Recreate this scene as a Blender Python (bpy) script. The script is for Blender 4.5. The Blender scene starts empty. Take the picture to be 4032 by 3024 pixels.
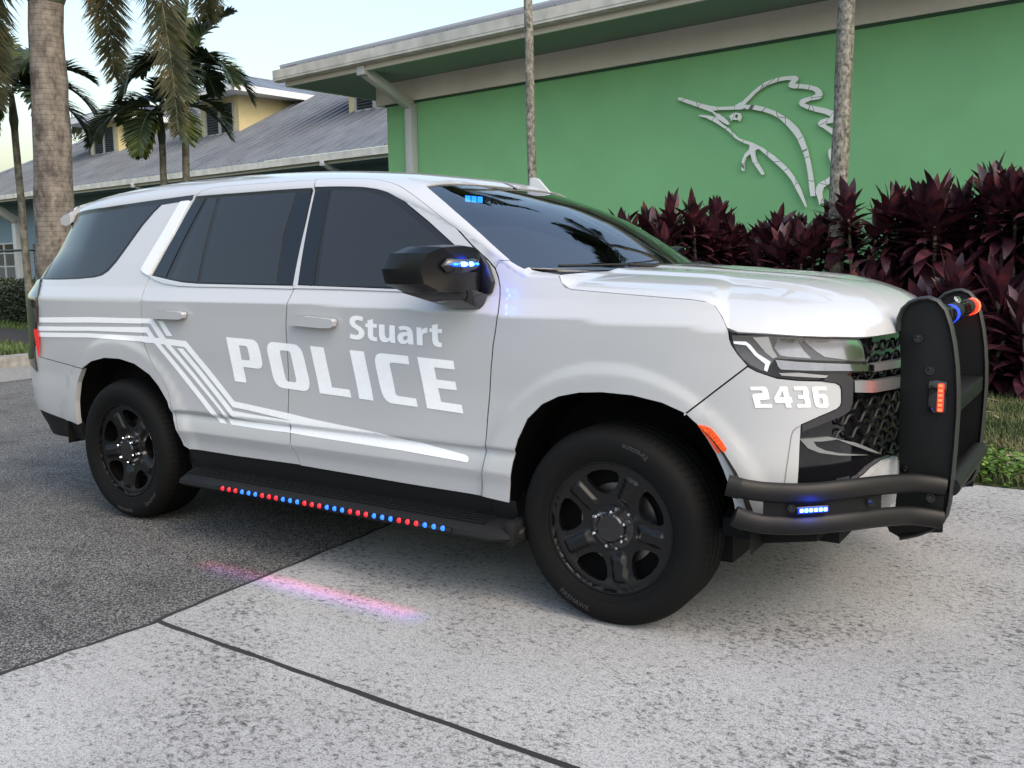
import bpy, bmesh, math, random
import numpy as np
from mathutils import Vector, Matrix
from mathutils.geometry import delaunay_2d_cdt
R = math.radians
sc = bpy.context.scene
COL = sc.collection

# ------------------------------------------------------------------ camera
cam_d = bpy.data.cameras.new('camera'); cam_o = bpy.data.objects.new('camera', cam_d); COL.objects.link(cam_o)
cam_d.sensor_width = 36.0; cam_d.lens = 33.0270; cam_d.clip_start = .05; cam_d.clip_end = 3000
_r, _u, _f = [(0.837102, 0.546872, -0.013842), (-0.061225, 0.118802, 0.991028), (-0.54361, 0.828744, -0.132932)]
cam_o.matrix_world = Matrix(((_r[0], _u[0], -_f[0], 3.17589), (_r[1], _u[1], -_f[1], -4.16453), (_r[2], _u[2], -_f[2], 1.44671), (0, 0, 0, 1)))
sc.camera = cam_o

# ------------------------------------------------------------------ sky, sun, exposure
SUN_EL, SUN_AZ = R(48), R(106)          # azimuth measured from +Y towards +X
w = bpy.data.worlds.new('World'); sc.world = w; w.use_nodes = True
nt = w.node_tree; nt.nodes.clear()
sky = nt.nodes.new('ShaderNodeTexSky'); sky.sky_type = 'NISHITA'; sky.sun_disc = False
sky.sun_elevation = SUN_EL; sky.sun_rotation = SUN_AZ; sky.air_density = 1.7; sky.dust_density = 5; sky.ozone_density = 1.7
bg = nt.nodes.new('ShaderNodeBackground'); bg.inputs['Strength'].default_value = .15
wo = nt.nodes.new('ShaderNodeOutputWorld')
nt.links.new(sky.outputs[0], bg.inputs[0]); nt.links.new(bg.outputs[0], wo.inputs[0])
sun_d = bpy.data.lights.new('sun', 'SUN'); sun_d.energy = .10; sun_d.angle = R(140); sun_d.color = (.88, .94, 1)
sun_o = bpy.data.objects.new('sun', sun_d); COL.objects.link(sun_o)
_sd = Vector((math.sin(SUN_AZ) * math.cos(SUN_EL), math.cos(SUN_AZ) * math.cos(SUN_EL), math.sin(SUN_EL)))
sun_o.rotation_euler = _sd.to_track_quat('Z', 'Y').to_euler()
vs = sc.view_settings
vs.view_transform = 'Standard'; vs.look = 'None'; vs.exposure = 1.18; vs.gamma = 1.0; vs.use_curve_mapping = False
sc.cycles.max_bounces = 8; sc.cycles.use_denoising = True
sc.cycles.sample_clamp_indirect = 6.0

# ------------------------------------------------------------------ materials
def new_mat(name):
    m = bpy.data.materials.new(name); m.use_nodes = True
    n = m.node_tree; return m, n, n.nodes['Principled BSDF']
def setp(b, **k):
    for a, v in k.items():
        s = b.inputs[a.replace('_', ' ')]
        s.default_value = (v[0], v[1], v[2], 1) if isinstance(v, (tuple, list)) and len(v) == 3 else v
def simple(name, col, rough=.5, metal=0., spec=.5, coat=0., crough=.03, em=None, es=0., noise=0., nscale=30., bump=0., bscale=200.):
    m, n, b = new_mat(name)
    setp(b, Base_Color=col, Roughness=rough, Metallic=metal, Specular_IOR_Level=spec, Coat_Weight=coat, Coat_Roughness=crough)
    if em: setp(b, Emission_Color=em, Emission_Strength=es)
    tc = None
    if noise or bump: tc = n.nodes.new('ShaderNodeTexCoord')
    if noise:
        t = n.nodes.new('ShaderNodeTexNoise'); t.inputs['Scale'].default_value = nscale; t.inputs['Detail'].default_value = 6
        n.links.new(tc.outputs['Object'], t.inputs['Vector'])
        r = n.nodes.new('ShaderNodeMapRange'); r.inputs['From Min'].default_value = .3; r.inputs['From Max'].default_value = .7
        r.inputs['To Min'].default_value = 1 - noise; r.inputs['To Max'].default_value = 1 + noise
        n.links.new(t.outputs['Fac'], r.inputs['Value'])
        x = n.nodes.new('ShaderNodeMix'); x.data_type = 'RGBA'; x.blend_type = 'MULTIPLY'; x.inputs[0].default_value = 1
        x.inputs[6].default_value = (col[0], col[1], col[2], 1); n.links.new(r.outputs[0], x.inputs[7])
        n.links.new(x.outputs[2], b.inputs['Base Color'])
    if bump:
        t2 = n.nodes.new('ShaderNodeTexNoise'); t2.inputs['Scale'].default_value = bscale; t2.inputs['Detail'].default_value = 4
        n.links.new(tc.outputs['Object'], t2.inputs['Vector'])
        bp = n.nodes.new('ShaderNodeBump'); bp.inputs['Strength'].default_value = bump; bp.inputs['Distance'].default_value = .01
        n.links.new(t2.outputs['Fac'], bp.inputs['Height']); n.links.new(bp.outputs[0], b.inputs['Normal'])
    return m
def ramp(n, stops):
    r = n.nodes.new('ShaderNodeValToRGB'); e = r.color_ramp.elements
    while len(e) < len(stops): e.new(.5)
    for q, (p, c) in zip(e, stops):
        q.position = p; q.color = (c[0], c[1], c[2], 1) if isinstance(c, (tuple, list)) else (c, c, c, 1)
    return r
def tex(n, kind, scale, vec, **k):
    t = n.nodes.new('ShaderNodeTex' + kind); t.inputs['Scale'].default_value = scale
    for a, v in k.items():
        if a in t.inputs: t.inputs[a].default_value = v
        else: setattr(t, a, v)
    if vec is not None: n.links.new(vec, t.inputs['Vector'])
    return t
def mix(n, fac, a, b, mode='MIX'):
    x = n.nodes.new('ShaderNodeMix'); x.data_type = 'RGBA'; x.blend_type = mode
    for s, v in ((x.inputs[0], fac), (x.inputs[6], a), (x.inputs[7], b)):
        if isinstance(v, bpy.types.NodeSocket): n.links.new(v, s)
        elif isinstance(v, (int, float)):
            s.default_value = v if s.type == 'VALUE' else (v, v, v, 1)
        else: s.default_value = (v[0], v[1], v[2], 1)
    return x.outputs[2]
def mapping(n, vec, scale=(1, 1, 1), rot=(0, 0, 0)):
    m = n.nodes.new('ShaderNodeMapping'); m.inputs['Scale'].default_value = scale; m.inputs['Rotation'].default_value = rot
    n.links.new(vec, m.inputs['Vector']); return m.outputs[0]
def bump(n, h, b, strength=.5, dist=.01):
    p = n.nodes.new('ShaderNodeBump'); p.inputs['Strength'].default_value = strength; p.inputs['Distance'].default_value = dist
    n.links.new(h, p.inputs['Height']); n.links.new(p.outputs[0], b.inputs['Normal'])

# ------------------------------------------------------------------ objects
def tag(o, label=None, cat=None, group=None, kind=None):
    if label: o['label'] = label
    if cat: o['category'] = cat
    if group: o['group'] = group
    if kind: o['kind'] = kind
    return o
def empty(name, loc=(0, 0, 0), rz=0., parent=None):
    o = bpy.data.objects.new(name, None); COL.objects.link(o); o.location = loc; o.rotation_euler = (0, 0, rz); o.empty_display_size = .2
    if parent: o.parent = parent
    return o
def obj(name, V, F, mat, parent=None, smooth=False, normals=None, loc=None):
    me = bpy.data.meshes.new(name); me.from_pydata([tuple(map(float, v)) for v in V], [], [tuple(map(int, f)) for f in F])
    mats = mat if isinstance(mat, (list, tuple)) else [mat]
    for m in mats: me.materials.append(m)
    if smooth: me.polygons.foreach_set('use_smooth', [True] * len(me.polygons))
    me.update()
    if normals is not None: me.normals_split_custom_set_from_vertices([tuple(map(float, q)) for q in normals])
    o = bpy.data.objects.new(name, me); COL.objects.link(o)
    if parent: o.parent = parent
    if loc is not None: o.location = loc
    return o
def dup(o, parent=None):
    c = o.copy(); COL.objects.link(c)
    if parent: c.parent = parent
    for ch in list(o.children): dup(ch, c)
    return c
class MB:
    """collects boxes, tubes, strips into one mesh"""
    def __init__(s): s.V = []; s.F = []; s.M = []
    def add(s, V, F, mi=0):
        k = len(s.V); s.V += [tuple(v) for v in V]; s.F += [tuple(i + k for i in f) for f in F]; s.M += [mi] * len(F); return s
    def box(s, c, d, rot=None, mi=0):
        x, y, z = (q / 2 for q in d); v = [Vector(p) for p in ((-x, -y, -z), (x, -y, -z), (x, y, -z), (-x, y, -z), (-x, -y, z), (x, -y, z), (x, y, z), (-x, y, z))]
        if rot is not None: v = [rot @ p for p in v]
        return s.add([p + Vector(c) for p in v], [(0, 3, 2, 1), (4, 5, 6, 7), (0, 1, 5, 4), (1, 2, 6, 5), (2, 3, 7, 6), (3, 0, 4, 7)], mi)
    def tube(s, pts, rad, n=10, cap=True, mi=0, flat=1.0, up=None):
        pts = [Vector(p) for p in pts]; V = []; F = []
        rads = rad if isinstance(rad, (list, tuple)) else [rad] * len(pts)
        u = None
        for i, p in enumerate(pts):
            t = (pts[min(i + 1, len(pts) - 1)] - pts[max(i - 1, 0)]).normalized()
            a = Vector(up) if up is not None else (u if u is not None else (Vector((0, 0, 1)) if abs(t.z) < .9 else Vector((1, 0, 0))))
            b = t.cross(a).normalized(); u = b.cross(t).normalized()
            for k in range(n):
                g = 2 * math.pi * k / n
                V.append(p + (b * math.cos(g) * flat + u * math.sin(g)) * rads[i])
        for i in range(len(pts) - 1):
            for k in range(n):
                q = (k + 1) % n; F.append((i * n + k, i * n + q, (i + 1) * n + q, (i + 1) * n + k))
        if cap: F.append(tuple(range(n))[::-1]); F.append(tuple((len(pts) - 1) * n + k for k in range(n)))
        return s.add(V, F, mi)
    def prism(s, poly, f0, f1, mi=0):
        """poly: list of 2-D points, f0 / f1 lift them to the two end faces"""
        n = len(poly); V = [f0(*p) for p in poly] + [f1(*p) for p in poly]
        return s.add(V, [tuple(range(n)), tuple(range(2 * n - 1, n - 1, -1))] + [(i, i + n, (i + 1) % n + n, (i + 1) % n) for i in range(n)], mi)
    def lathe(s, prof, cen=(0, 0, 0), axis='y', n=32, mi=0, close=False):
        V = []; F = []; m = len(prof)
        for k in range(n):
            a = 2 * math.pi * k / n
            for r, h in prof:
                p = (r * math.cos(a), h, r * math.sin(a)) if axis == 'y' else ((r * math.cos(a), r * math.sin(a), h) if axis == 'z' else (h, r * math.cos(a), r * math.sin(a)))
                V.append((p[0] + cen[0], p[1] + cen[1], p[2] + cen[2]))
        for k in range(n):
            q = (k + 1) % n
            for i in range(m - 1 + (1 if close else 0)):
                j = (i + 1) % m; F.append((k * m + i, k * m + j, q * m + j, q * m + i))
        return s.add(V, F, mi)
    def build(s, name, mat, parent=None, smooth=False, bevel=0., seg=2, angle=40):
        o = obj(name, s.V, s.F, mat, parent)
        me = o.data
        if any(s.M): me.polygons.foreach_set('material_index', s.M)
        bm = bmesh.new(); bm.from_mesh(me); bmesh.ops.recalc_face_normals(bm, faces=bm.faces)
        if bevel:
            ed = [e for e in bm.edges if len(e.link_faces) == 2 and e.calc_face_angle(0) > R(30)]
            bmesh.ops.bevel(bm, geom=ed, offset=bevel, segments=seg, affect='EDGES', profile=.5, clamp_overlap=True)
        bm.to_mesh(me); bm.free()
        if smooth or bevel:
            me.polygons.foreach_set('use_smooth', [True] * len(me.polygons)); me.set_sharp_from_angle(angle=R(angle))
        me.update(); return o

# ------------------------------------------------------------------ trimmed panels on a parametric surface
def inside(P, loops):
    x, y = P[:, 0], P[:, 1]; c = np.zeros(len(P), bool)
    for L in loops:
        L = np.asarray(L); n = len(L)
        for i in range(n):
            x1, y1 = L[i]; x2, y2 = L[(i + 1) % n]
            if y1 == y2: continue
            t = ((y1 > y) != (y2 > y)) & (x < (x2 - x1) * (y - y1) / (y2 - y1) + x1); c ^= t
    return c
def resample(L, h):
    o = []; n = len(L)
    for i in range(n):
        a = np.asarray(L[i], float); b = np.asarray(L[(i + 1) % n], float); k = max(1, int(math.ceil(np.hypot(*(b - a)) / h)))
        o += [tuple(a + (b - a) * j / k) for j in range(k)]
    return o
def area2(L):
    L = np.asarray(L); return float(np.sum(L[:, 0] * np.roll(L[:, 1], -1) - np.roll(L[:, 0], -1) * L[:, 1])) / 2
def inset(L, d):
    L = np.asarray(L, float); s = 1 if area2(L) > 0 else -1; n = len(L); o = []
    for i in range(n):
        a, b, c = L[i - 1], L[i], L[(i + 1) % n]
        e1 = b - a; e2 = c - b; e1 /= np.hypot(*e1) + 1e-9; e2 /= np.hypot(*e2) + 1e-9
        n1 = s * np.array([-e1[1], e1[0]]); n2 = s * np.array([-e2[1], e2[0]]); m = n1 + n2; q = m @ m
        o.append(tuple(b + m * (2 * d / q if q > .6 else d * 1.2)))
    return o
def nrm(f, P, h=2e-3, ky=1.):
    a, b = P[:, 0], P[:, 1]; k = h * ky; n = np.cross(f(a + h, b) - f(a - h, b), f(a, b + k) - f(a, b - k))
    return n / (np.linalg.norm(n, axis=1, keepdims=True) + 1e-12)
def panel(name, f, loops, mat, parent=None, off=0., skirt=.015, res=.05, gap=0., out=-1, mirror=False, ky=1.):
    """loops: outline then holes, in the surface's own parameters; out: side the visible face looks to"""
    loops = [inset(loops[0], gap) if gap else list(loops[0])] + [inset(l, -gap) if gap else list(l) for l in loops[1:]]
    loops = [[(p[0], p[1] * ky) for p in l] for l in loops]; f_in = f
    if ky != 1.: f = lambda a, b: f_in(a, b / ky)
    loops = [resample(l, res) for l in loops]
    A = np.array(loops[0]); g = []
    xs = np.arange(A[:, 0].min(), A[:, 0].max(), res); ys = np.arange(A[:, 1].min(), A[:, 1].max(), res)
    if len(xs) and len(ys):
        G = np.stack(np.meshgrid(xs + .37 * res, ys + .41 * res, indexing='ij'), -1).reshape(-1, 2); G = G[inside(G, loops)]
        if len(G):
            B = np.vstack(loops); keep = np.ones(len(G), bool)
            for i in range(0, len(G), 400):
                D = np.hypot(G[i:i + 400, None, 0] - B[None, :, 0], G[i:i + 400, None, 1] - B[None, :, 1]); keep[i:i + 400] = D.min(1) > .45 * res
            g = [tuple(p) for p in G[keep]]
    pts = []; ed = []
    for l in loops:
        k = len(pts); pts += l; ed += [(k + i, k + (i + 1) % len(l)) for i in range(len(l))]
    pts += g
    r = delaunay_2d_cdt([Vector(p) for p in pts], ed, [], 0, 1e-6)
    P = np.array([tuple(v) for v in r[0]]); T = np.array([tuple(t) for t in r[2]])
    cen = P[T].mean(1); T = T[inside(cen, loops)]
    X = f(P[:, 0], P[:, 1]); Nn = nrm(f, P, ky=ky) * -out
    X = X + Nn * off
    # face direction
    fn = np.cross(X[T[:, 1]] - X[T[:, 0]], X[T[:, 2]] - X[T[:, 0]]); flip = np.sum(fn * Nn[T].mean(1), 1) < 0
    T[flip] = T[flip][:, ::-1]
    V = list(X); N = list(Nn); F = [tuple(t) for t in T]
    if skirt:
        cnt = {}
        for t in T:
            for a, b in ((t[0], t[1]), (t[1], t[2]), (t[2], t[0])):
                cnt[(a, b)] = cnt.get((a, b), 0) + 1
        be = [e for e in cnt if (e[1], e[0]) not in cnt]
        for a, b in be:
            k = len(V); d = X[b] - X[a]; sn = np.cross(d, Nn[a]); sn = sn / (np.linalg.norm(sn) + 1e-9)
            V += [X[a], X[b], X[b] - Nn[b] * skirt, X[a] - Nn[a] * skirt]; N += [sn] * 4
            F.append((k + 1, k, k + 3, k + 2))
    V = np.array(V); N = np.array(N)
    if mirror: V = V * [1, -1, 1]; N = N * [1, -1, 1]; F = [q[::-1] for q in F]
    return obj(name, V, F, mat, parent, True, N)
# ------------------------------------------------------------------ the car body as one parametric surface S(s, v): s runs round the plan outline, v is height (then over the roof)
def catmull(pts,n=40):
    p=np.array(pts,float); p=np.vstack([2*p[0]-p[1],p,2*p[-1]-p[-2]]); out=[]
    for i in range(1,len(p)-2):
        t=np.linspace(0,1,n,endpoint=False)[:,None]
        t0,t1,t2,t3=p[i-1],p[i],p[i+1],p[i+2]
        out.append(.5*((2*t1)+(-t0+t2)*t+(2*t0-5*t1+4*t2-t3)*t*t+(-t0+3*t1-3*t2+t3)*t**3))
    return np.vstack(out+[p[-2:-1]])
def interp(x,pts):
    p=np.array(pts,float); return np.interp(x,p[:,0],p[:,1])
def sinterp(pts):
    c=catmull(pts,24); 
    return lambda x: np.interp(x,c[:,0],c[:,1])
PLAN=[(-2.74,0),(-2.73,-.3),(-2.705,-.6),(-2.65,-.79),(-2.54,-.90),(-2.37,-.965),(-2.08,-.99),(-1.6,-1.0),(-1.0,-1.0),(-.5,-1.0),(0,-1.0),(.5,-1.0),(1.0,-1.0),(1.45,-.997),(1.75,-.985),(1.96,-.957),(2.11,-.915),(2.235,-.845),(2.328,-.745),(2.395,-.605),(2.45,-.40),(2.48,-.2),(2.49,0)]
_pc=catmull(PLAN,30)
_d=np.r_[0,np.cumsum(np.linalg.norm(np.diff(_pc,axis=0),axis=1))]
_s0=np.interp(0,_pc[300:,0][:0] if False else _pc[240:480,0],_d[240:480])
_S=_d-_s0
SMIN,SMAX=_S[0],_S[-1]
def Cxy(s): return np.interp(s,_S,_pc[:,0]),np.interp(s,_S,_pc[:,1])
_tx=np.gradient(_pc[:,0],_S); _ty=np.gradient(_pc[:,1],_S)
def Nxy(s):
    tx=np.interp(s,_S,_tx);ty=np.interp(s,_S,_ty);l=np.hypot(tx,ty)+1e-9
    return ty/l,-tx/l      # outward (right side: -y)
def sx(x):  # s from x on side
    m=(_pc[:,1]<-.3); return np.interp(x,_pc[m,0],_S[m])
def sm(e0,e1,x):
    t=np.clip((x-e0)/(e1-e0),0,1); return t*t*(3-2*t)
WB=1.5355
ZE=sinterp([(-3.2,1.64),(-2.75,1.695),(-2.2,1.75),(-1.5,1.785),(-.7,1.797),(-.1,1.785),(.2,1.76),(.4,1.705),(.6,1.63),(.8,1.54),(1.0,1.432),(1.12,1.375),(1.3,1.365),(3,1.365)])
ZC=sinterp([(-3.2,1.79),(-2.75,1.835),(-2.3,1.888),(-1.5,1.942),(-.6,1.936),(0,1.898),(.35,1.852),(.5,1.80),(.8,1.68),(1.1,1.515),(1.3,1.42),(3,1.37)])
_prof=catmull([(.25,-.06),(.40,-.02),(.50,-.008),(.55,.006),(.565,.008),(.61,.001),(.64,-.006),(.652,-.006),(.665,.006),(.675,.009),(.74,.007),(.82,.006),(.90,.006),(1.0,.010),(1.12,.014),(1.185,.018)],20)
_profF=catmull([(.25,-.10),(.40,-.05),(.52,-.012),(.65,.0),(.8,.0),(.9,.004),(1.0,.008),(1.12,.008),(1.185,.006)],20)
KT=.8
def shoulder(x): # crease height
    return interp(x,[(-3,1.25),(-2.25,1.25),(-.96,1.25),(-.16,1.247),(.43,1.238),(1.0,1.221),(1.43,1.205),(1.975,1.182),(2.2,1.17),(3,1.17)])
def off(s,z):
    x,_=Cxy(s)
    zs=shoulder(x)
    zz=np.minimum(z,zs)*1.185/zs
    zz=np.where(z>1.0, 1.0+(np.minimum(z,zs)-1.0)*(.185)/(zs-1.0), np.minimum(z,1.0))
    fr=sm(1.0,1.5,x)
    rr=sm(-1.0,-1.3,x)
    o=np.interp(zz,_prof[:,0],_prof[:,1])*(1-np.maximum(fr,rr))+np.interp(zz,_profF[:,0],_profF[:,1])*np.maximum(fr,rr)
    # above the crease: lean in
    t=np.maximum(z-zs,0)
    belt=1.31
    lean=interp(x,[(-3,.66),(-1,.72),(.6,.72),(1.2,.68),(1.7,.64),(2.0,.62),(3,.60)])
    o=o-lean*np.minimum(t,.07)-(.40*np.maximum(t-.07,0)+.16*np.maximum(t-.07,0)**2)-(lean-.40)*.5*np.minimum(np.maximum(t-.07,0),.08)*sm(1.0,1.4,x)
    # wheel arch flares
    for wx,a in ((WB,.011),(-WB,.010)):
        r=np.hypot((x-wx),(z-.42)*1.0)
        o=o+a*(1-sm(.575,.64,r))*sm(.25,.4,z)
    o=o+.028*sm(-2.2,-2.6,x)*sm(1.02,.86,z)*sm(.42,.62,z)
    o=o-.30*sm(-1.95,-2.5,x)*np.clip(z-1.33,0,.20)
    return o
def S(s,v):
    s=np.asarray(s,float);v=np.asarray(v,float)
    x,y=Cxy(s);nx,ny=Nxy(s)
    ze=ZE(x);z=np.minimum(v,ze);o=off(s,z)
    bx,by=x+nx*o,y+ny*o
    w=np.clip((v-ze)/KT,0,1);th=w*np.pi/2
    n=interp(x,[(.2,3.2),(.8,2.6),(3,2.6)]);m=interp(x,[(.2,1.0),(.8,1.15),(3,1.15)])
    zc=ZC(x)
    Y=by*np.where(v>ze,np.cos(th)**(2/n),1); Z=np.where(v>ze,ze+(zc-ze)*np.sin(th)**m,z)
    # at the tail the whole top runs to the centre line
    return np.stack([bx,Y,Z],-1)
def Nrm(f,a,b,h=2e-3):
    da=f(a+h,b)-f(a-h,b);db=f(a,b+h)-f(a,b-h)
    n=np.cross(da,db);return n/(np.linalg.norm(n,axis=-1,keepdims=True)+1e-12)
# hood: t 0 cowl ->1 nose , q 0 right edge -> 1 centre -> 2 left
S0H=None
def seamz(x): return interp(x,[(1.15,1.335),(1.25,1.30),(1.45,1.278),(1.7,1.258),(1.86,1.235),(1.95,1.19),(1.985,1.162),(2.2,1.152),(2.3,1.15),(2.5,1.148)])
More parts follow.
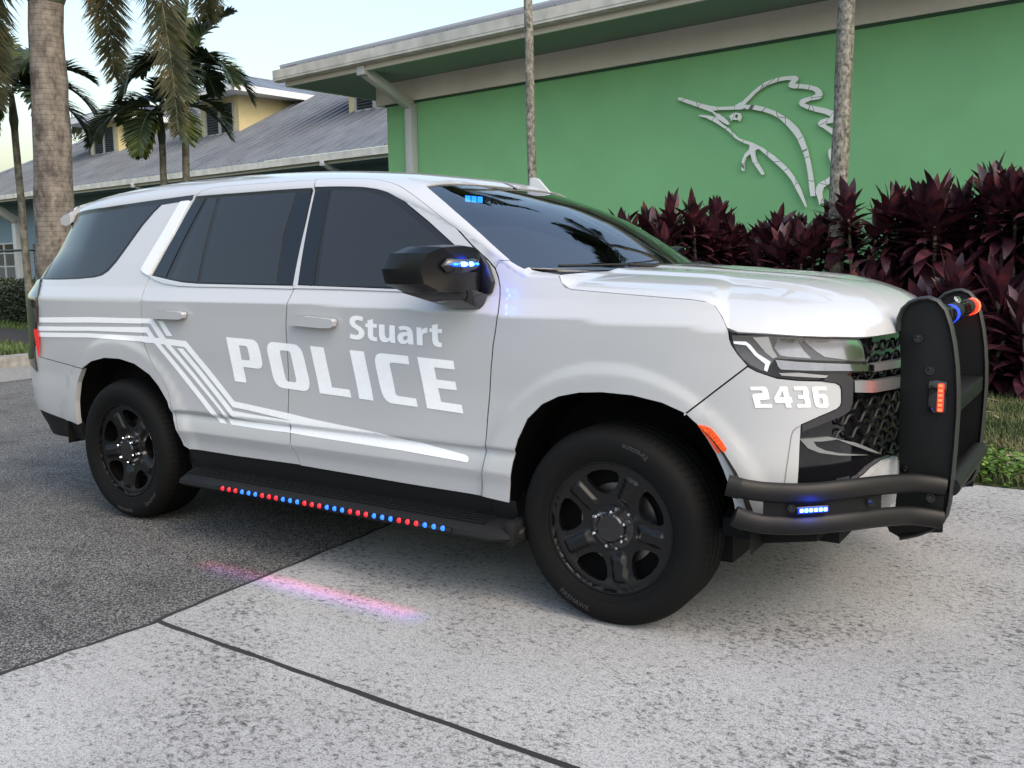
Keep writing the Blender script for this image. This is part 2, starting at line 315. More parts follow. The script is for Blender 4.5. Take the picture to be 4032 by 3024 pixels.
# outlines of the panels, lamps and lettering on S (metres)
T = {"front_door":[[-0.1416,0.4586],[-0.1876,0.5684],[-0.195,0.6541],[-0.1932,0.7221],[-0.1832,0.8328],[-0.1758,0.9988],[-0.1754,1.1429],[-0.156,1.2462],[-0.1547,1.277],[-0.1554,1.3114],[-0.1572,1.3393],[-0.1864,1.5664],[-0.2298,1.8392],[-0.2225,1.8685],[-0.2537,2.0362],[-0.1098,2.053],[0.0065,2.0541],[0.1251,2.0423],[0.2128,2.0076],[0.302,1.9595],[0.4117,1.8652],[0.5072,1.7813],[0.6682,1.6177],[0.8267,1.5041],[0.93,1.4392],[0.9729,1.4064],[1.0005,1.3668],[1.0171,1.3307],[1.0289,1.283],[1.0464,1.2247],[1.0331,1.1579],[1.0171,1.0902],[1.0131,1.0525],[1.0049,1.0035],[0.9936,0.8963],[0.9804,0.7891],[0.9702,0.6755],[0.9338,0.4468],[0.551,0.4482]],"rear_door":[[-0.253,2.0179],[-0.4717,1.9972],[-0.6895,1.9877],[-0.9189,1.9809],[-1.0321,1.9606],[-1.0824,1.9179],[-1.1093,1.853],[-1.1353,1.776],[-1.1881,1.5989],[-1.2804,1.3834],[-1.2924,1.3674],[-1.3016,1.3037],[-1.2819,1.2569],[-1.283,1.2009],[-1.2823,1.1365],[-1.2712,0.9992],[-1.2204,0.9208],[-1.1184,0.7971],[-1.186,0.9053],[-1.0945,0.7737],[-1.0419,0.6155],[-1.0053,0.5211],[-0.9554,0.4596],[-0.5866,0.4577],[-0.1475,0.4618],[-0.1416,0.4586],[-0.1876,0.5684],[-0.195,0.6541],[-0.1932,0.7221],[-0.1832,0.8328],[-0.1758,0.9988],[-0.1754,1.1429],[-0.156,1.2462],[-0.1547,1.277],[-0.1554,1.3114],[-0.1572,1.3393],[-0.1864,1.5664],[-0.2298,1.8392],[-0.2225,1.8685],[-0.2537,2.0362]],"front_trim":[[-0.1659,1.3358],[-0.2218,1.8624],[-0.0556,1.8625],[0.1019,1.8512],[0.1915,1.828],[0.2622,1.7973],[0.3246,1.7465],[0.4099,1.6922],[0.5592,1.6089],[0.7619,1.4863],[0.8736,1.3977],[0.9006,1.3608],[0.9059,1.3211],[0.8934,1.2966],[0.8453,1.3054],[0.7331,1.3157]],"front_glass":[[-0.0048,1.3308],[-0.0984,1.7836],[-0.0016,1.7802],[0.1065,1.7718],[0.1976,1.7538],[0.255,1.7363],[0.3136,1.7135],[0.4232,1.6577],[0.5718,1.573],[0.7416,1.4753],[0.8142,1.4166],[0.8344,1.3731],[0.8296,1.3206],[0.6502,1.3252]],"b_plate_front":[[-0.1482,1.3365],[-0.0346,1.3335],[-0.1181,1.8052],[-0.2226,1.8385]],"rear_trim":[[-1.2804,1.3834],[-1.1971,1.591],[-1.1204,1.8279],[-0.6569,1.826],[-0.2269,1.8449],[-0.1415,1.3324],[-0.5505,1.3366],[-0.8586,1.3402],[-0.9804,1.346],[-1.1145,1.3613]],"rear_glass":[[-0.843,1.3448],[-0.5517,1.3396],[-0.2848,1.3368],[-0.3332,1.57],[-0.3424,1.787],[-0.6525,1.7893],[-0.9042,1.7894]],"rear_quarter_glass":[[-1.0891,1.3636],[-0.9824,1.3506],[-0.8747,1.3447],[-0.938,1.7862],[-1.0049,1.7934]],"c_plate":[[-1.2625,1.3873],[-1.1488,1.3706],[-1.033,1.7891],[-1.1171,1.8056]],"b_plate_rear":[[-0.2691,1.3361],[-0.1568,1.3337],[-0.2405,1.811],[-0.3317,1.7865],[-0.3226,1.5697]],"q_trim":[[-2.4921,1.3569],[-2.5396,1.487],[-2.5396,1.5952],[-2.7016,1.7667],[-2.5491,1.8096],[-2.3005,1.826],[-1.9524,1.8027],[-1.6649,1.8172],[-1.3962,1.8363],[-1.1364,1.8584],[-1.1466,1.7831],[-1.2841,1.7778],[-1.4031,1.7695],[-1.4453,1.7308],[-1.5053,1.6529],[-1.5677,1.5498],[-1.6281,1.4588],[-1.6796,1.405],[-1.7285,1.3809],[-1.7996,1.3692],[-1.9645,1.3606],[-2.1625,1.3567]],"q_glass":[[-2.3636,1.3613],[-2.4,1.4337],[-2.5396,1.536],[-2.4094,1.666],[-2.3224,1.7356],[-2.2176,1.7411],[-1.9412,1.7515],[-1.6544,1.7646],[-1.4197,1.7686],[-1.458,1.7296],[-1.5192,1.6533],[-1.5818,1.55],[-1.6432,1.4607],[-1.6942,1.4109],[-1.7393,1.3876],[-1.8062,1.3759],[-1.9679,1.3666],[-2.1669,1.362]],"d_plate":[[-2.4687,1.3607],[-2.5396,1.4897],[-2.5396,1.5966],[-2.7016,1.7585],[-2.6921,1.8451],[-2.3809,1.7559],[-2.53,1.6662],[-2.5396,1.536],[-2.4655,1.4364],[-2.3954,1.3612]],"c_applique":[[-1.238,1.7783],[-1.1625,1.7805],[-1.2019,1.5992],[-1.2889,1.3874],[-1.2961,1.3754],[-1.3578,1.3956],[-1.3789,1.4119],[-1.3642,1.4482],[-1.2964,1.6017]],"belt_strip_front":[[-0.1596,1.3267],[0.1316,1.3233],[0.4884,1.3141],[0.6951,1.3092],[0.6972,1.3017],[0.4913,1.3051],[0.1349,1.3132],[-0.1572,1.3155]],"belt_strip_rear":[[-1.2915,1.3794],[-1.2093,1.3611],[-1.0799,1.3442],[-0.8915,1.334],[-0.5482,1.3308],[-0.1613,1.3267],[-0.159,1.3128],[-0.5428,1.3176],[-0.8857,1.3203],[-1.0075,1.3243],[-1.1428,1.3361],[-1.225,1.3516],[-1.2827,1.369]],"fender":[[0.9338,0.4468],[0.9702,0.6755],[0.9804,0.7891],[0.9936,0.8963],[1.0049,1.0035],[1.0131,1.0525],[1.0171,1.0902],[1.0331,1.1579],[1.0464,1.2247],[1.0289,1.283],[1.0171,1.3307],[1.0005,1.3668],[0.9729,1.4064],[1.0303,1.5221],[1.0618,1.5126],[1.1071,1.5],[1.127,1.5765],[1.1939,1.5588],[1.2694,1.5118],[1.2663,1.4998],[1.2857,1.3603],[1.2988,1.3441],[1.3159,1.3303],[1.3442,1.3224],[1.4336,1.316],[1.5242,1.3098],[1.7108,1.2973],[1.858,1.2875],[1.9097,1.2799],[1.9318,1.2721],[1.9452,1.2601],[1.9644,1.2359],[1.9826,1.2078],[1.997,1.1772],[2.0007,1.1508],[2.0084,1.1297],[2.0295,1.0983],[2.066,1.0564],[1.9585,0.9671],[1.8449,0.872],[1.8449,0.8741],[1.7578,0.9078],[1.6406,0.9286],[1.5172,0.9321],[1.4208,0.9247],[1.3276,0.9031],[1.2517,0.8666],[1.1811,0.8007],[1.1348,0.7111],[1.1066,0.62],[1.0971,0.5514],[1.0839,0.4898],[1.0758,0.4368]],"bumper":[[1.8449,0.872],[1.9585,0.9671],[2.066,1.0564],[2.0663,1.0535],[2.0944,1.038],[2.1198,1.0287],[2.1656,1.0136],[2.2374,1.0056],[2.3245,1.0008],[2.3793,0.9915],[2.3982,0.9817],[2.4061,0.9666],[2.4114,0.92],[2.4071,0.9051],[2.3931,0.8942],[2.3261,0.8725],[2.2557,0.8443],[2.2531,0.7603],[2.2518,0.6789],[2.2504,0.6321],[2.2489,0.6289],[2.2537,0.5672],[2.2851,0.49],[2.3534,0.4226],[2.2099,0.4426],[2.0579,0.4717],[2.0259,0.541],[2.0335,0.5182],[2.0121,0.597],[1.9849,0.6732],[1.9574,0.732],[1.9243,0.7848],[1.886,0.8377],[1.8449,0.8741]],"fin_groove":[[2.2521,0.8417],[2.2388,0.8376],[2.226,0.8259],[2.2187,0.807],[2.2135,0.761],[2.2055,0.696],[2.1994,0.6327],[2.2031,0.6327],[2.2091,0.6959],[2.2172,0.761],[2.2224,0.8059],[2.2293,0.8226],[2.2416,0.8343],[2.2517,0.8384]],"side_marker":[[1.8914,0.837],[1.9185,0.8342],[1.9416,0.8256],[1.967,0.7974],[1.9842,0.7748],[1.9967,0.7537],[1.9942,0.7453],[1.9626,0.7367],[1.9351,0.78]],"headlight":[[1.9979,1.1749],[2.0006,1.1453],[2.0088,1.1215],[2.0194,1.1058],[2.043,1.0759],[2.0688,1.0525],[2.0944,1.0369],[2.1198,1.0277],[2.1554,1.0167],[2.1859,1.0114],[2.2374,1.0056],[2.3245,1.0008],[2.4431,1.0141],[2.4601,1.0194],[2.5767,1.0153],[2.5745,1.044],[2.5467,1.055],[2.5286,1.1009],[2.5143,1.1289],[2.5012,1.1404],[2.4067,1.1509],[2.2338,1.1621],[2.1321,1.1697]],"headlight_lens":[[2.0079,1.1639],[2.0122,1.1349],[2.0245,1.1085],[2.048,1.0798],[2.0738,1.059],[2.1196,1.0356],[2.1443,1.0623],[2.1515,1.0771],[2.164,1.0835],[2.2354,1.0787],[2.4088,1.0668],[2.5355,1.057],[2.5194,1.107],[2.5012,1.1324],[2.4804,1.139],[2.2339,1.1564],[2.1322,1.1634]],"chrome_low":[[2.1565,1.0793],[2.2356,1.0713],[2.4091,1.0577],[2.5746,1.0418],[2.5765,1.018],[2.4102,1.0325],[2.2363,1.0417],[2.1749,1.0454],[2.1656,1.0571]],"drl_low":[[2.1702,1.0316],[2.2366,1.0327],[2.2955,1.0254],[2.3502,1.0183],[2.3506,1.0092],[2.2959,1.0137],[2.237,1.0184],[2.1805,1.0226]],"drl_side":[[2.012,1.1444],[2.057,1.1435],[2.0723,1.1331],[2.0981,1.1017],[2.144,1.0755],[2.124,1.0649],[2.1323,1.0331],[2.1195,1.041],[2.1191,1.0622],[2.0832,1.0936],[2.0547,1.1303],[2.0137,1.1349]],"frame_trim":[[2.3245,1.0008],[2.3501,1.0199],[2.4108,1.0196],[2.4432,1.0125],[2.4552,1.0008],[2.4605,0.9651],[2.4623,0.9103],[2.451,0.8839],[2.4228,0.87],[2.3576,0.8532],[2.2568,0.8199],[2.2557,0.8443],[2.3261,0.8725],[2.3931,0.8942],[2.4071,0.9051],[2.4114,0.92],[2.4061,0.9666],[2.3982,0.9817],[2.3793,0.9915]],"grille_edge":[[2.5142,1.145],[2.5543,1.0555],[2.5796,1.0425],[2.5823,1.0092],[2.4585,1.0087],[2.4678,0.9098],[2.4515,0.8783],[2.3958,0.8613],[2.4034,0.8059],[2.6568,0.7017],[2.8803,0.6603],[2.8077,1.1369]],"lower_edge":[[2.2568,0.8199],[2.3992,0.861],[2.4042,0.7894],[2.6938,0.6846],[2.8763,0.685]],"tail_edge":[[-2.4116,1.3528],[-2.3623,1.3058],[-2.318,1.2632],[-2.3123,1.1976],[-2.3212,1.1605],[-2.3472,1.0857],[-2.3738,1.025],[-2.3975,0.9715]],"rear_bottom":[[-2.3932,0.5523],[-2.3282,0.5443],[-2.1945,0.5281],[-2.0482,0.5151],[-1.9877,0.5021]],"valance":[[-2.3932,0.5523],[-2.4808,0.4332],[-2.1907,0.4126],[-2.0038,0.3713],[-1.9936,0.4398],[-1.9827,0.5026],[-2.1945,0.5281]],"handle_rear":[[-1.1702,1.1731],[-1.1657,1.1809],[-1.1555,1.1897],[-1.1243,1.1958],[-1.025,1.1996],[-0.9321,1.1966],[-0.896,1.1925],[-0.8892,1.1823],[-0.8977,1.1642],[-0.9171,1.1563],[-0.9843,1.156],[-1.0702,1.1557],[-1.1496,1.155],[-1.1664,1.1625]],"cup_rear":[[-1.093,1.1506],[-0.9616,1.1517],[-0.9725,1.14],[-0.9924,1.1305],[-1.0258,1.1272],[-1.0592,1.1287],[-1.08,1.1372]],"handle_front":[[-0.1189,1.1586],[-0.112,1.1786],[-0.0981,1.1888],[-0.0145,1.1934],[0.1086,1.1865],[0.1548,1.1828],[0.165,1.1728],[0.1595,1.1521],[0.142,1.1421],[0.0763,1.1415],[-0.0288,1.1456],[-0.107,1.1483]],"cup_front":[[-0.0388,1.1432],[0.0807,1.1375],[0.0655,1.1253],[0.0363,1.1175],[-0.002,1.1198],[-0.0302,1.1294]],"bar_top":[[2.5745,1.044],[2.8156,1.0379],[2.8196,1.0071],[2.5767,1.0153]],"bar_mid":[[2.4634,0.9931],[2.5133,0.9906],[2.57,0.9827],[2.8194,0.9666],[2.8212,0.9257],[2.576,0.9389],[2.469,0.9507]],"white_low":[[2.8459,0.6537],[2.7353,0.6542],[2.6525,0.6386],[2.6003,0.6183],[2.4856,0.5905],[2.508,0.5023],[2.3439,0.4423],[2.356,0.4097],[2.4943,0.3961],[2.5517,0.4154],[2.673,0.4801],[2.6889,0.5017],[2.6791,0.5328],[2.6783,0.5699],[2.8634,0.5721]],"wing":[[2.2578,0.7889],[2.3839,0.79],[2.4296,0.7787],[2.3492,0.7763],[2.3132,0.7775],[2.3255,0.76],[2.3627,0.7427],[2.4313,0.7264],[2.6178,0.695],[2.4316,0.7176],[2.3381,0.7358],[2.2909,0.7547]],"wing_low":[[2.408,0.7825],[2.5202,0.7557],[2.6446,0.7121],[2.7187,0.6836],[2.6395,0.7032],[2.4769,0.7571]],"sticker":[[0.8003,1.7458],[0.8133,1.7748],[0.8837,1.7198],[0.8717,1.6835]],"lamp_drl":[[2.013,1.1428],[2.057,1.1419],[2.0714,1.1315],[2.0972,1.1001],[2.1415,1.0718],[2.1307,1.0357],[2.1195,1.042],[2.1231,1.0633],[2.0872,1.0936],[2.0572,1.1292],[2.0153,1.1339]],"lamp_a":[[2.1626,1.1544],[2.2287,1.1554],[2.2367,1.1354],[2.2555,1.1088],[2.2829,1.0818],[2.2044,1.0886],[2.1738,1.094],[2.1531,1.1204]],"lamp_b":[[2.2522,1.1456],[2.4764,1.1365],[2.5017,1.1135],[2.5165,1.0747],[2.4441,1.0678],[2.3331,1.0854],[2.2986,1.1077],[2.271,1.1295]],"lamp_c":[[2.0794,1.1569],[2.1323,1.1592],[2.1482,1.1151],[2.1638,1.0888],[2.1488,1.0835],[2.1232,1.1045],[2.0975,1.136]]}
TR = {"seams":{"Bup":[[-0.2537,2.0362],[-0.2225,1.8685],[-0.2298,1.8392],[-0.1864,1.5664],[-0.1572,1.3393],[-0.1554,1.3114],[-0.1547,1.277],[-0.156,1.2462],[-0.1754,1.1429],[-0.1758,0.9988],[-0.1832,0.8328],[-0.1932,0.7221],[-0.195,0.6541],[-0.1876,0.5684],[-0.1416,0.4586]],"Ftop":[[-0.2537,2.0362],[-0.1098,2.053],[0.0065,2.0541],[0.1251,2.0423],[0.2128,2.0076],[0.302,1.9595],[0.4117,1.8652],[0.5072,1.7813],[0.6682,1.6177],[0.8267,1.5041],[0.93,1.4392],[0.9729,1.4064]],"Ffront":[[0.9729,1.4064],[1.0005,1.3668],[1.0171,1.3307],[1.0289,1.283],[1.0464,1.2247],[1.0331,1.1579],[1.0171,1.0902],[1.0131,1.0525],[1.0049,1.0035],[0.9936,0.8963],[0.9804,0.7891],[0.9702,0.6755],[0.9338,0.4468]],"Fbot":[[0.9338,0.4468],[0.551,0.4482],[-0.1416,0.4586]],"Rtop":[[-0.253,2.0179],[-0.4717,1.9972],[-0.6895,1.9877],[-0.9189,1.9809],[-1.0321,1.9606],[-1.0824,1.9179],[-1.1093,1.853]],"Rrear":[[-1.1093,1.853],[-1.1353,1.776],[-1.1881,1.5989],[-1.2804,1.3834],[-1.2924,1.3674],[-1.3016,1.3037],[-1.2819,1.2569],[-1.283,1.2009],[-1.2823,1.1365],[-1.2712,0.9992],[-1.2204,0.9208],[-1.1184,0.7971],[-1.186,0.9053],[-1.0945,0.7737],[-1.0419,0.6155],[-1.0053,0.5211],[-0.9554,0.4596]],"Rbot":[[-0.9554,0.4596],[-0.5866,0.4577],[-0.1475,0.4618]],"farch":[[1.0758,0.4368],[1.0839,0.4898],[1.0971,0.5514],[1.1066,0.62],[1.1348,0.7111],[1.1811,0.8007],[1.2517,0.8666],[1.3276,0.9031],[1.4208,0.9247],[1.5172,0.9321],[1.6406,0.9286],[1.7578,0.9078],[1.8449,0.8741]],"barch":[[1.8449,0.8741],[1.886,0.8377],[1.9243,0.7848],[1.9574,0.732],[1.9849,0.6732],[2.0121,0.597],[2.0335,0.5182]],"qarch":[[-0.9554,0.4596],[-1.0073,0.475],[-1.0291,0.5359],[-1.0666,0.6135],[-1.0992,0.709],[-1.1718,0.7887],[-1.2434,0.8454],[-1.3652,0.8982],[-1.4958,0.9193],[-1.6351,0.9185],[-1.7704,0.8913],[-1.8693,0.8461]],"rarch":[[-1.8693,0.8461],[-1.9318,0.7618],[-1.9684,0.6444],[-1.9777,0.5718],[-1.9877,0.5021]],"hood_rear":[[1.0303,1.5221],[1.0618,1.5126],[1.1071,1.5],[1.127,1.5765],[1.1939,1.5588],[1.2694,1.5118]],"hood_seam":[[1.2663,1.4998],[1.2857,1.3603],[1.2988,1.3441],[1.3159,1.3303],[1.3442,1.3224],[1.4336,1.316],[1.5242,1.3098],[1.7108,1.2973],[1.858,1.2875],[1.9097,1.2799],[1.9318,1.2721],[1.9452,1.2601],[1.9644,1.2359],[1.9826,1.2078],[1.997,1.1772]],"hl_out":[[1.997,1.1772],[2.0007,1.1508],[2.0084,1.1297],[2.0295,1.0983],[2.066,1.0564]],"fb":[[2.066,1.0564],[1.9585,0.9671],[1.8449,0.872]],"hood_lip":[[1.9957,1.1775],[2.0308,1.1764],[2.132,1.1712],[2.2338,1.1632],[2.3435,1.1572],[2.4804,1.1491],[2.5413,1.1461],[2.655,1.1471],[2.8077,1.1483]],"bt":[[2.0663,1.0535],[2.0944,1.038],[2.1198,1.0287],[2.1656,1.0136],[2.2374,1.0056],[2.3245,1.0008],[2.3793,0.9915],[2.3982,0.9817],[2.4061,0.9666],[2.4114,0.92],[2.4071,0.9051],[2.3931,0.8942],[2.3261,0.8725],[2.2557,0.8443]],"bfin":[[2.2557,0.8443],[2.2531,0.7603],[2.2518,0.6789],[2.2504,0.6321],[2.2489,0.6289],[2.2537,0.5672],[2.2851,0.49],[2.3534,0.4226]],"bb":[[2.3534,0.4226],[2.2099,0.4426],[2.0579,0.4717],[2.0259,0.541]],"rearseam":[[-1.8693,0.8461],[-1.9914,0.8561],[-2.1201,0.8678],[-2.2533,0.8805],[-2.3404,0.8915]]},"letters":{"POLICE":[[[[-0.6034,1.0732],[-0.4265,1.0684],[-0.4062,1.0663],[-0.3904,1.0607],[-0.3772,1.0499],[-0.3678,1.0333],[-0.361,1.0081],[-0.3527,0.9632],[-0.3528,0.949],[-0.3571,0.9374],[-0.3649,0.9299],[-0.3769,0.925],[-0.3933,0.9241],[-0.4924,0.9281],[-0.4758,0.8485],[-0.5618,0.8517]],[[-0.5115,1.0353],[-0.4673,1.0342],[-0.4559,1.0312],[-0.451,1.0228],[-0.4443,0.996],[-0.44,0.9704],[-0.4443,0.9625],[-0.4996,0.9636],[-0.5059,1.0048]]],[[[-0.2755,1.0612],[-0.1835,1.0578],[-0.1277,1.0558],[-0.1107,1.0531],[-0.0961,1.0455],[-0.0819,1.0338],[-0.0719,1.0178],[-0.063,0.9909],[-0.0393,0.8853],[-0.0381,0.8689],[-0.0432,0.8521],[-0.0532,0.8405],[-0.0668,0.8347],[-0.0839,0.8338],[-0.1841,0.8376],[-0.2272,0.8395],[-0.2467,0.8448],[-0.2658,0.8576],[-0.2786,0.8752],[-0.2869,0.8958],[-0.3077,0.9964],[-0.3115,1.0187],[-0.3095,1.0356],[-0.3019,1.0485],[-0.2898,1.0574]],[[-0.22,1.0214],[-0.2023,1.0227],[-0.1674,1.0209],[-0.158,1.0174],[-0.1523,1.0088],[-0.1424,0.9623],[-0.1269,0.8855],[-0.1283,0.8758],[-0.1356,0.8712],[-0.182,0.8739],[-0.1915,0.8767],[-0.1969,0.8842],[-0.2081,0.9311],[-0.2236,1.0127]]],[[[-0.0202,1.0518],[0.0675,1.048],[0.0859,0.9575],[0.1056,0.863],[0.1872,0.8602],[0.2154,0.8588],[0.2252,0.8228],[0.1857,0.8246],[0.0258,0.8299]]],[[[0.2285,1.0427],[0.315,1.0398],[0.3588,0.8183],[0.2729,0.8214]]],[[[0.4165,1.0362],[0.5706,1.0311],[0.5754,0.9935],[0.4771,0.9975],[0.4687,0.9961],[0.4644,0.9913],[0.465,0.9811],[0.4764,0.9239],[0.4888,0.8605],[0.4942,0.8531],[0.5056,0.8501],[0.6044,0.8455],[0.6133,0.809],[0.478,0.8135],[0.4548,0.8156],[0.4351,0.8246],[0.4189,0.8402],[0.4063,0.8653],[0.3976,0.8933],[0.3804,0.978],[0.3783,0.9986],[0.3804,1.0142],[0.3873,1.0261],[0.3996,1.0336]]],[[[0.6206,1.0291],[0.8155,1.0215],[0.8211,0.9845],[0.7114,0.9885],[0.7214,0.9369],[0.8204,0.9327],[0.8275,0.8961],[0.7276,0.8994],[0.7418,0.841],[0.8499,0.8359],[0.8588,0.7993],[0.6638,0.8075]]]],"Stuart":[[[[0.3225,1.1943],[0.3168,1.1747],[0.3015,1.1787],[0.2872,1.1801],[0.2769,1.1781],[0.2714,1.1721],[0.2729,1.1656],[0.2825,1.1587],[0.3049,1.1491],[0.3199,1.1376],[0.3256,1.1248],[0.3224,1.1117],[0.3116,1.1004],[0.2952,1.0933],[0.2776,1.091],[0.2544,1.093],[0.2333,1.0977],[0.2401,1.1181],[0.2588,1.1135],[0.2762,1.1123],[0.2881,1.116],[0.2915,1.1226],[0.2877,1.1312],[0.2752,1.1384],[0.2554,1.1466],[0.2431,1.1572],[0.2383,1.1701],[0.2409,1.1833],[0.2506,1.1933],[0.2657,1.1991],[0.2862,1.2004],[0.3062,1.1983]]],[[[0.3464,1.1804],[0.3793,1.187],[0.3785,1.1668],[0.4007,1.1653],[0.3989,1.1481],[0.3778,1.1496],[0.376,1.1156],[0.3792,1.1082],[0.3876,1.1063],[0.3978,1.1067],[0.396,1.0879],[0.3751,1.0886],[0.3569,1.0929],[0.3462,1.1038],[0.344,1.1167],[0.3455,1.1507],[0.3318,1.1509],[0.3333,1.1669],[0.3459,1.1664]]],[[[0.4119,1.1654],[0.4454,1.1643],[0.4434,1.1285],[0.4455,1.1136],[0.452,1.1053],[0.4603,1.1045],[0.469,1.1112],[0.4724,1.163],[0.5039,1.1617],[0.5022,1.1134],[0.5028,1.0838],[0.4738,1.0856],[0.4713,1.0953],[0.4592,1.0874],[0.4424,1.0853],[0.4258,1.0883],[0.4152,1.0976],[0.411,1.1103],[0.4104,1.1275]]],[[[0.5232,1.1563],[0.5352,1.1602],[0.5543,1.1622],[0.5757,1.1599],[0.5913,1.153],[0.6,1.1418],[0.6032,1.1294],[0.6039,1.1043],[0.6043,1.0817],[0.5751,1.0827],[0.572,1.0906],[0.5631,1.085],[0.5494,1.0817],[0.5318,1.0838],[0.52,1.0918],[0.5152,1.1022],[0.5153,1.1139],[0.522,1.1247],[0.5347,1.1318],[0.5525,1.1351],[0.5719,1.1347],[0.5691,1.1419],[0.5586,1.1452],[0.545,1.1443],[0.5306,1.1407]],[[0.5718,1.1189],[0.5596,1.1185],[0.5499,1.114],[0.547,1.1065],[0.5504,1.1003],[0.5585,1.0985],[0.5681,1.102],[0.572,1.1095]]],[[[0.6237,1.1583],[0.6526,1.1567],[0.6519,1.1451],[0.6603,1.153],[0.671,1.1568],[0.6855,1.1576],[0.6833,1.1351],[0.6697,1.134],[0.6603,1.1302],[0.6559,1.1228],[0.6546,1.0801],[0.6224,1.0812]]],[[[0.7083,1.1694],[0.7407,1.1752],[0.7404,1.1539],[0.7622,1.1543],[0.7604,1.1361],[0.7399,1.1369],[0.7391,1.1071],[0.7431,1.098],[0.7507,1.0958],[0.7589,1.0955],[0.7569,1.0766],[0.7394,1.0763],[0.7202,1.0807],[0.7104,1.0906],[0.7072,1.1039],[0.7078,1.1394],[0.6935,1.1399],[0.6952,1.1559],[0.7079,1.1554]]]],"2436":[[[[2.0732,0.9821],[2.1202,0.9838],[2.1269,0.9815],[2.1323,0.9737],[2.1355,0.9643],[2.1408,0.9424],[2.1399,0.9392],[2.1362,0.9373],[2.108,0.9343],[2.1097,0.9262],[2.1113,0.9199],[2.1483,0.9207],[2.1509,0.9082],[2.0925,0.9065],[2.0881,0.9241],[2.0817,0.9485],[2.0823,0.954],[2.0867,0.9565],[2.116,0.9606],[2.1147,0.9664],[2.1117,0.97],[2.0761,0.9693]]],[[[2.1757,0.9841],[2.1988,0.984],[2.2084,0.9456],[2.2152,0.9451],[2.2196,0.9298],[2.2187,0.9254],[2.2121,0.9256],[2.2175,0.9082],[2.1984,0.9087],[2.194,0.9257],[2.1604,0.9257],[2.1557,0.9433]],[[2.1836,0.97],[2.1896,0.9454],[2.1732,0.9454]]],[[[2.2202,0.9834],[2.2611,0.9829],[2.2675,0.9806],[2.2717,0.9742],[2.2776,0.949],[2.2738,0.9459],[2.2796,0.941],[2.286,0.9109],[2.2829,0.9071],[2.2388,0.9079],[2.2353,0.9193],[2.2624,0.9198],[2.2633,0.9274],[2.2592,0.9393],[2.2398,0.9397],[2.237,0.9523],[2.2562,0.9527],[2.2547,0.9697],[2.2241,0.9705]]],[[[2.2882,0.9784],[2.2929,0.9814],[2.3387,0.9794],[2.3417,0.9667],[2.309,0.9679],[2.3114,0.954],[2.3325,0.9533],[2.3414,0.9486],[2.3483,0.938],[2.3531,0.9108],[2.3505,0.9046],[2.3443,0.9039],[2.3134,0.9055],[2.3048,0.9102],[2.2984,0.9215],[2.2873,0.9706]],[[2.3143,0.941],[2.3273,0.9399],[2.3316,0.9184],[2.3194,0.9174],[2.3149,0.9302]]]],"stripe":[[[[-2.3076,1.1319],[-1.7615,1.1474],[-1.2809,1.1511],[-1.1826,1.1529],[-1.0814,1.0488],[-1.1374,1.0499],[-1.2083,1.1252],[-1.2838,1.1241],[-1.2837,1.1227],[-1.7652,1.1159],[-2.313,1.1003]]],[[[-2.3234,1.0774],[-1.7681,1.092],[-1.2858,1.1038],[-1.228,1.1055],[-1.1744,1.0501],[-1.2271,1.0541],[-1.2439,1.074],[-1.289,1.0732],[-1.771,1.0689],[-2.3286,1.0501]]],[[[-2.3347,1.0407],[-1.7729,1.0544],[-1.2735,1.055],[-1.2271,1.0541],[-1.1744,1.0501],[-1.1374,1.0499],[-1.0814,1.0488],[-0.9153,1.0412],[-0.5719,0.7487],[-0.1925,0.7186],[-0.0465,0.7039],[0.3887,0.674],[0.8604,0.6204],[0.8751,0.614],[0.8794,0.6002],[0.8717,0.5899],[0.5039,0.6045],[-0.0601,0.6152],[-0.1923,0.6198],[-0.1777,0.6834],[-0.1972,0.686],[-0.4768,0.7107],[-0.587,0.7183],[-0.9331,1.0089],[-1.0449,1.0151],[-1.0975,1.0176],[-1.1293,1.0163],[-1.1828,1.0211],[-1.2649,1.0204],[-1.2812,1.0248],[-1.7761,1.0303],[-2.345,1.0122]]],[[[-0.9947,1.0009],[-0.9479,1.0016],[-0.5855,0.6994],[-0.4773,0.6939],[-0.3533,0.6888],[-0.177,0.6829],[-0.1949,0.6513],[-0.29,0.6532],[-0.4112,0.6546],[-0.5916,0.6695],[-0.606,0.6772]]],[[[-1.0975,1.0176],[-1.0449,1.0151],[-0.6447,0.683],[-0.6079,0.6526],[-0.3723,0.6518],[-0.1958,0.6494],[-0.1915,0.6199],[-0.3689,0.6191],[-0.6163,0.6237],[-0.6794,0.6892]]],[[[-1.1828,1.0211],[-1.1293,1.0163],[-0.7196,0.6816],[-0.6495,0.6238],[-0.7006,0.6259],[-0.7817,0.6902]]],[[[-1.1387,1.1418],[-1.0965,1.1423],[-1.0244,1.0636],[-1.0746,1.0643]]]]},"sidecurves":{"ws":[[0.4179,2.0509],[0.5175,1.9637],[0.6662,1.8266],[0.7967,1.7146],[0.9172,1.6172],[1.0323,1.5307]]}}
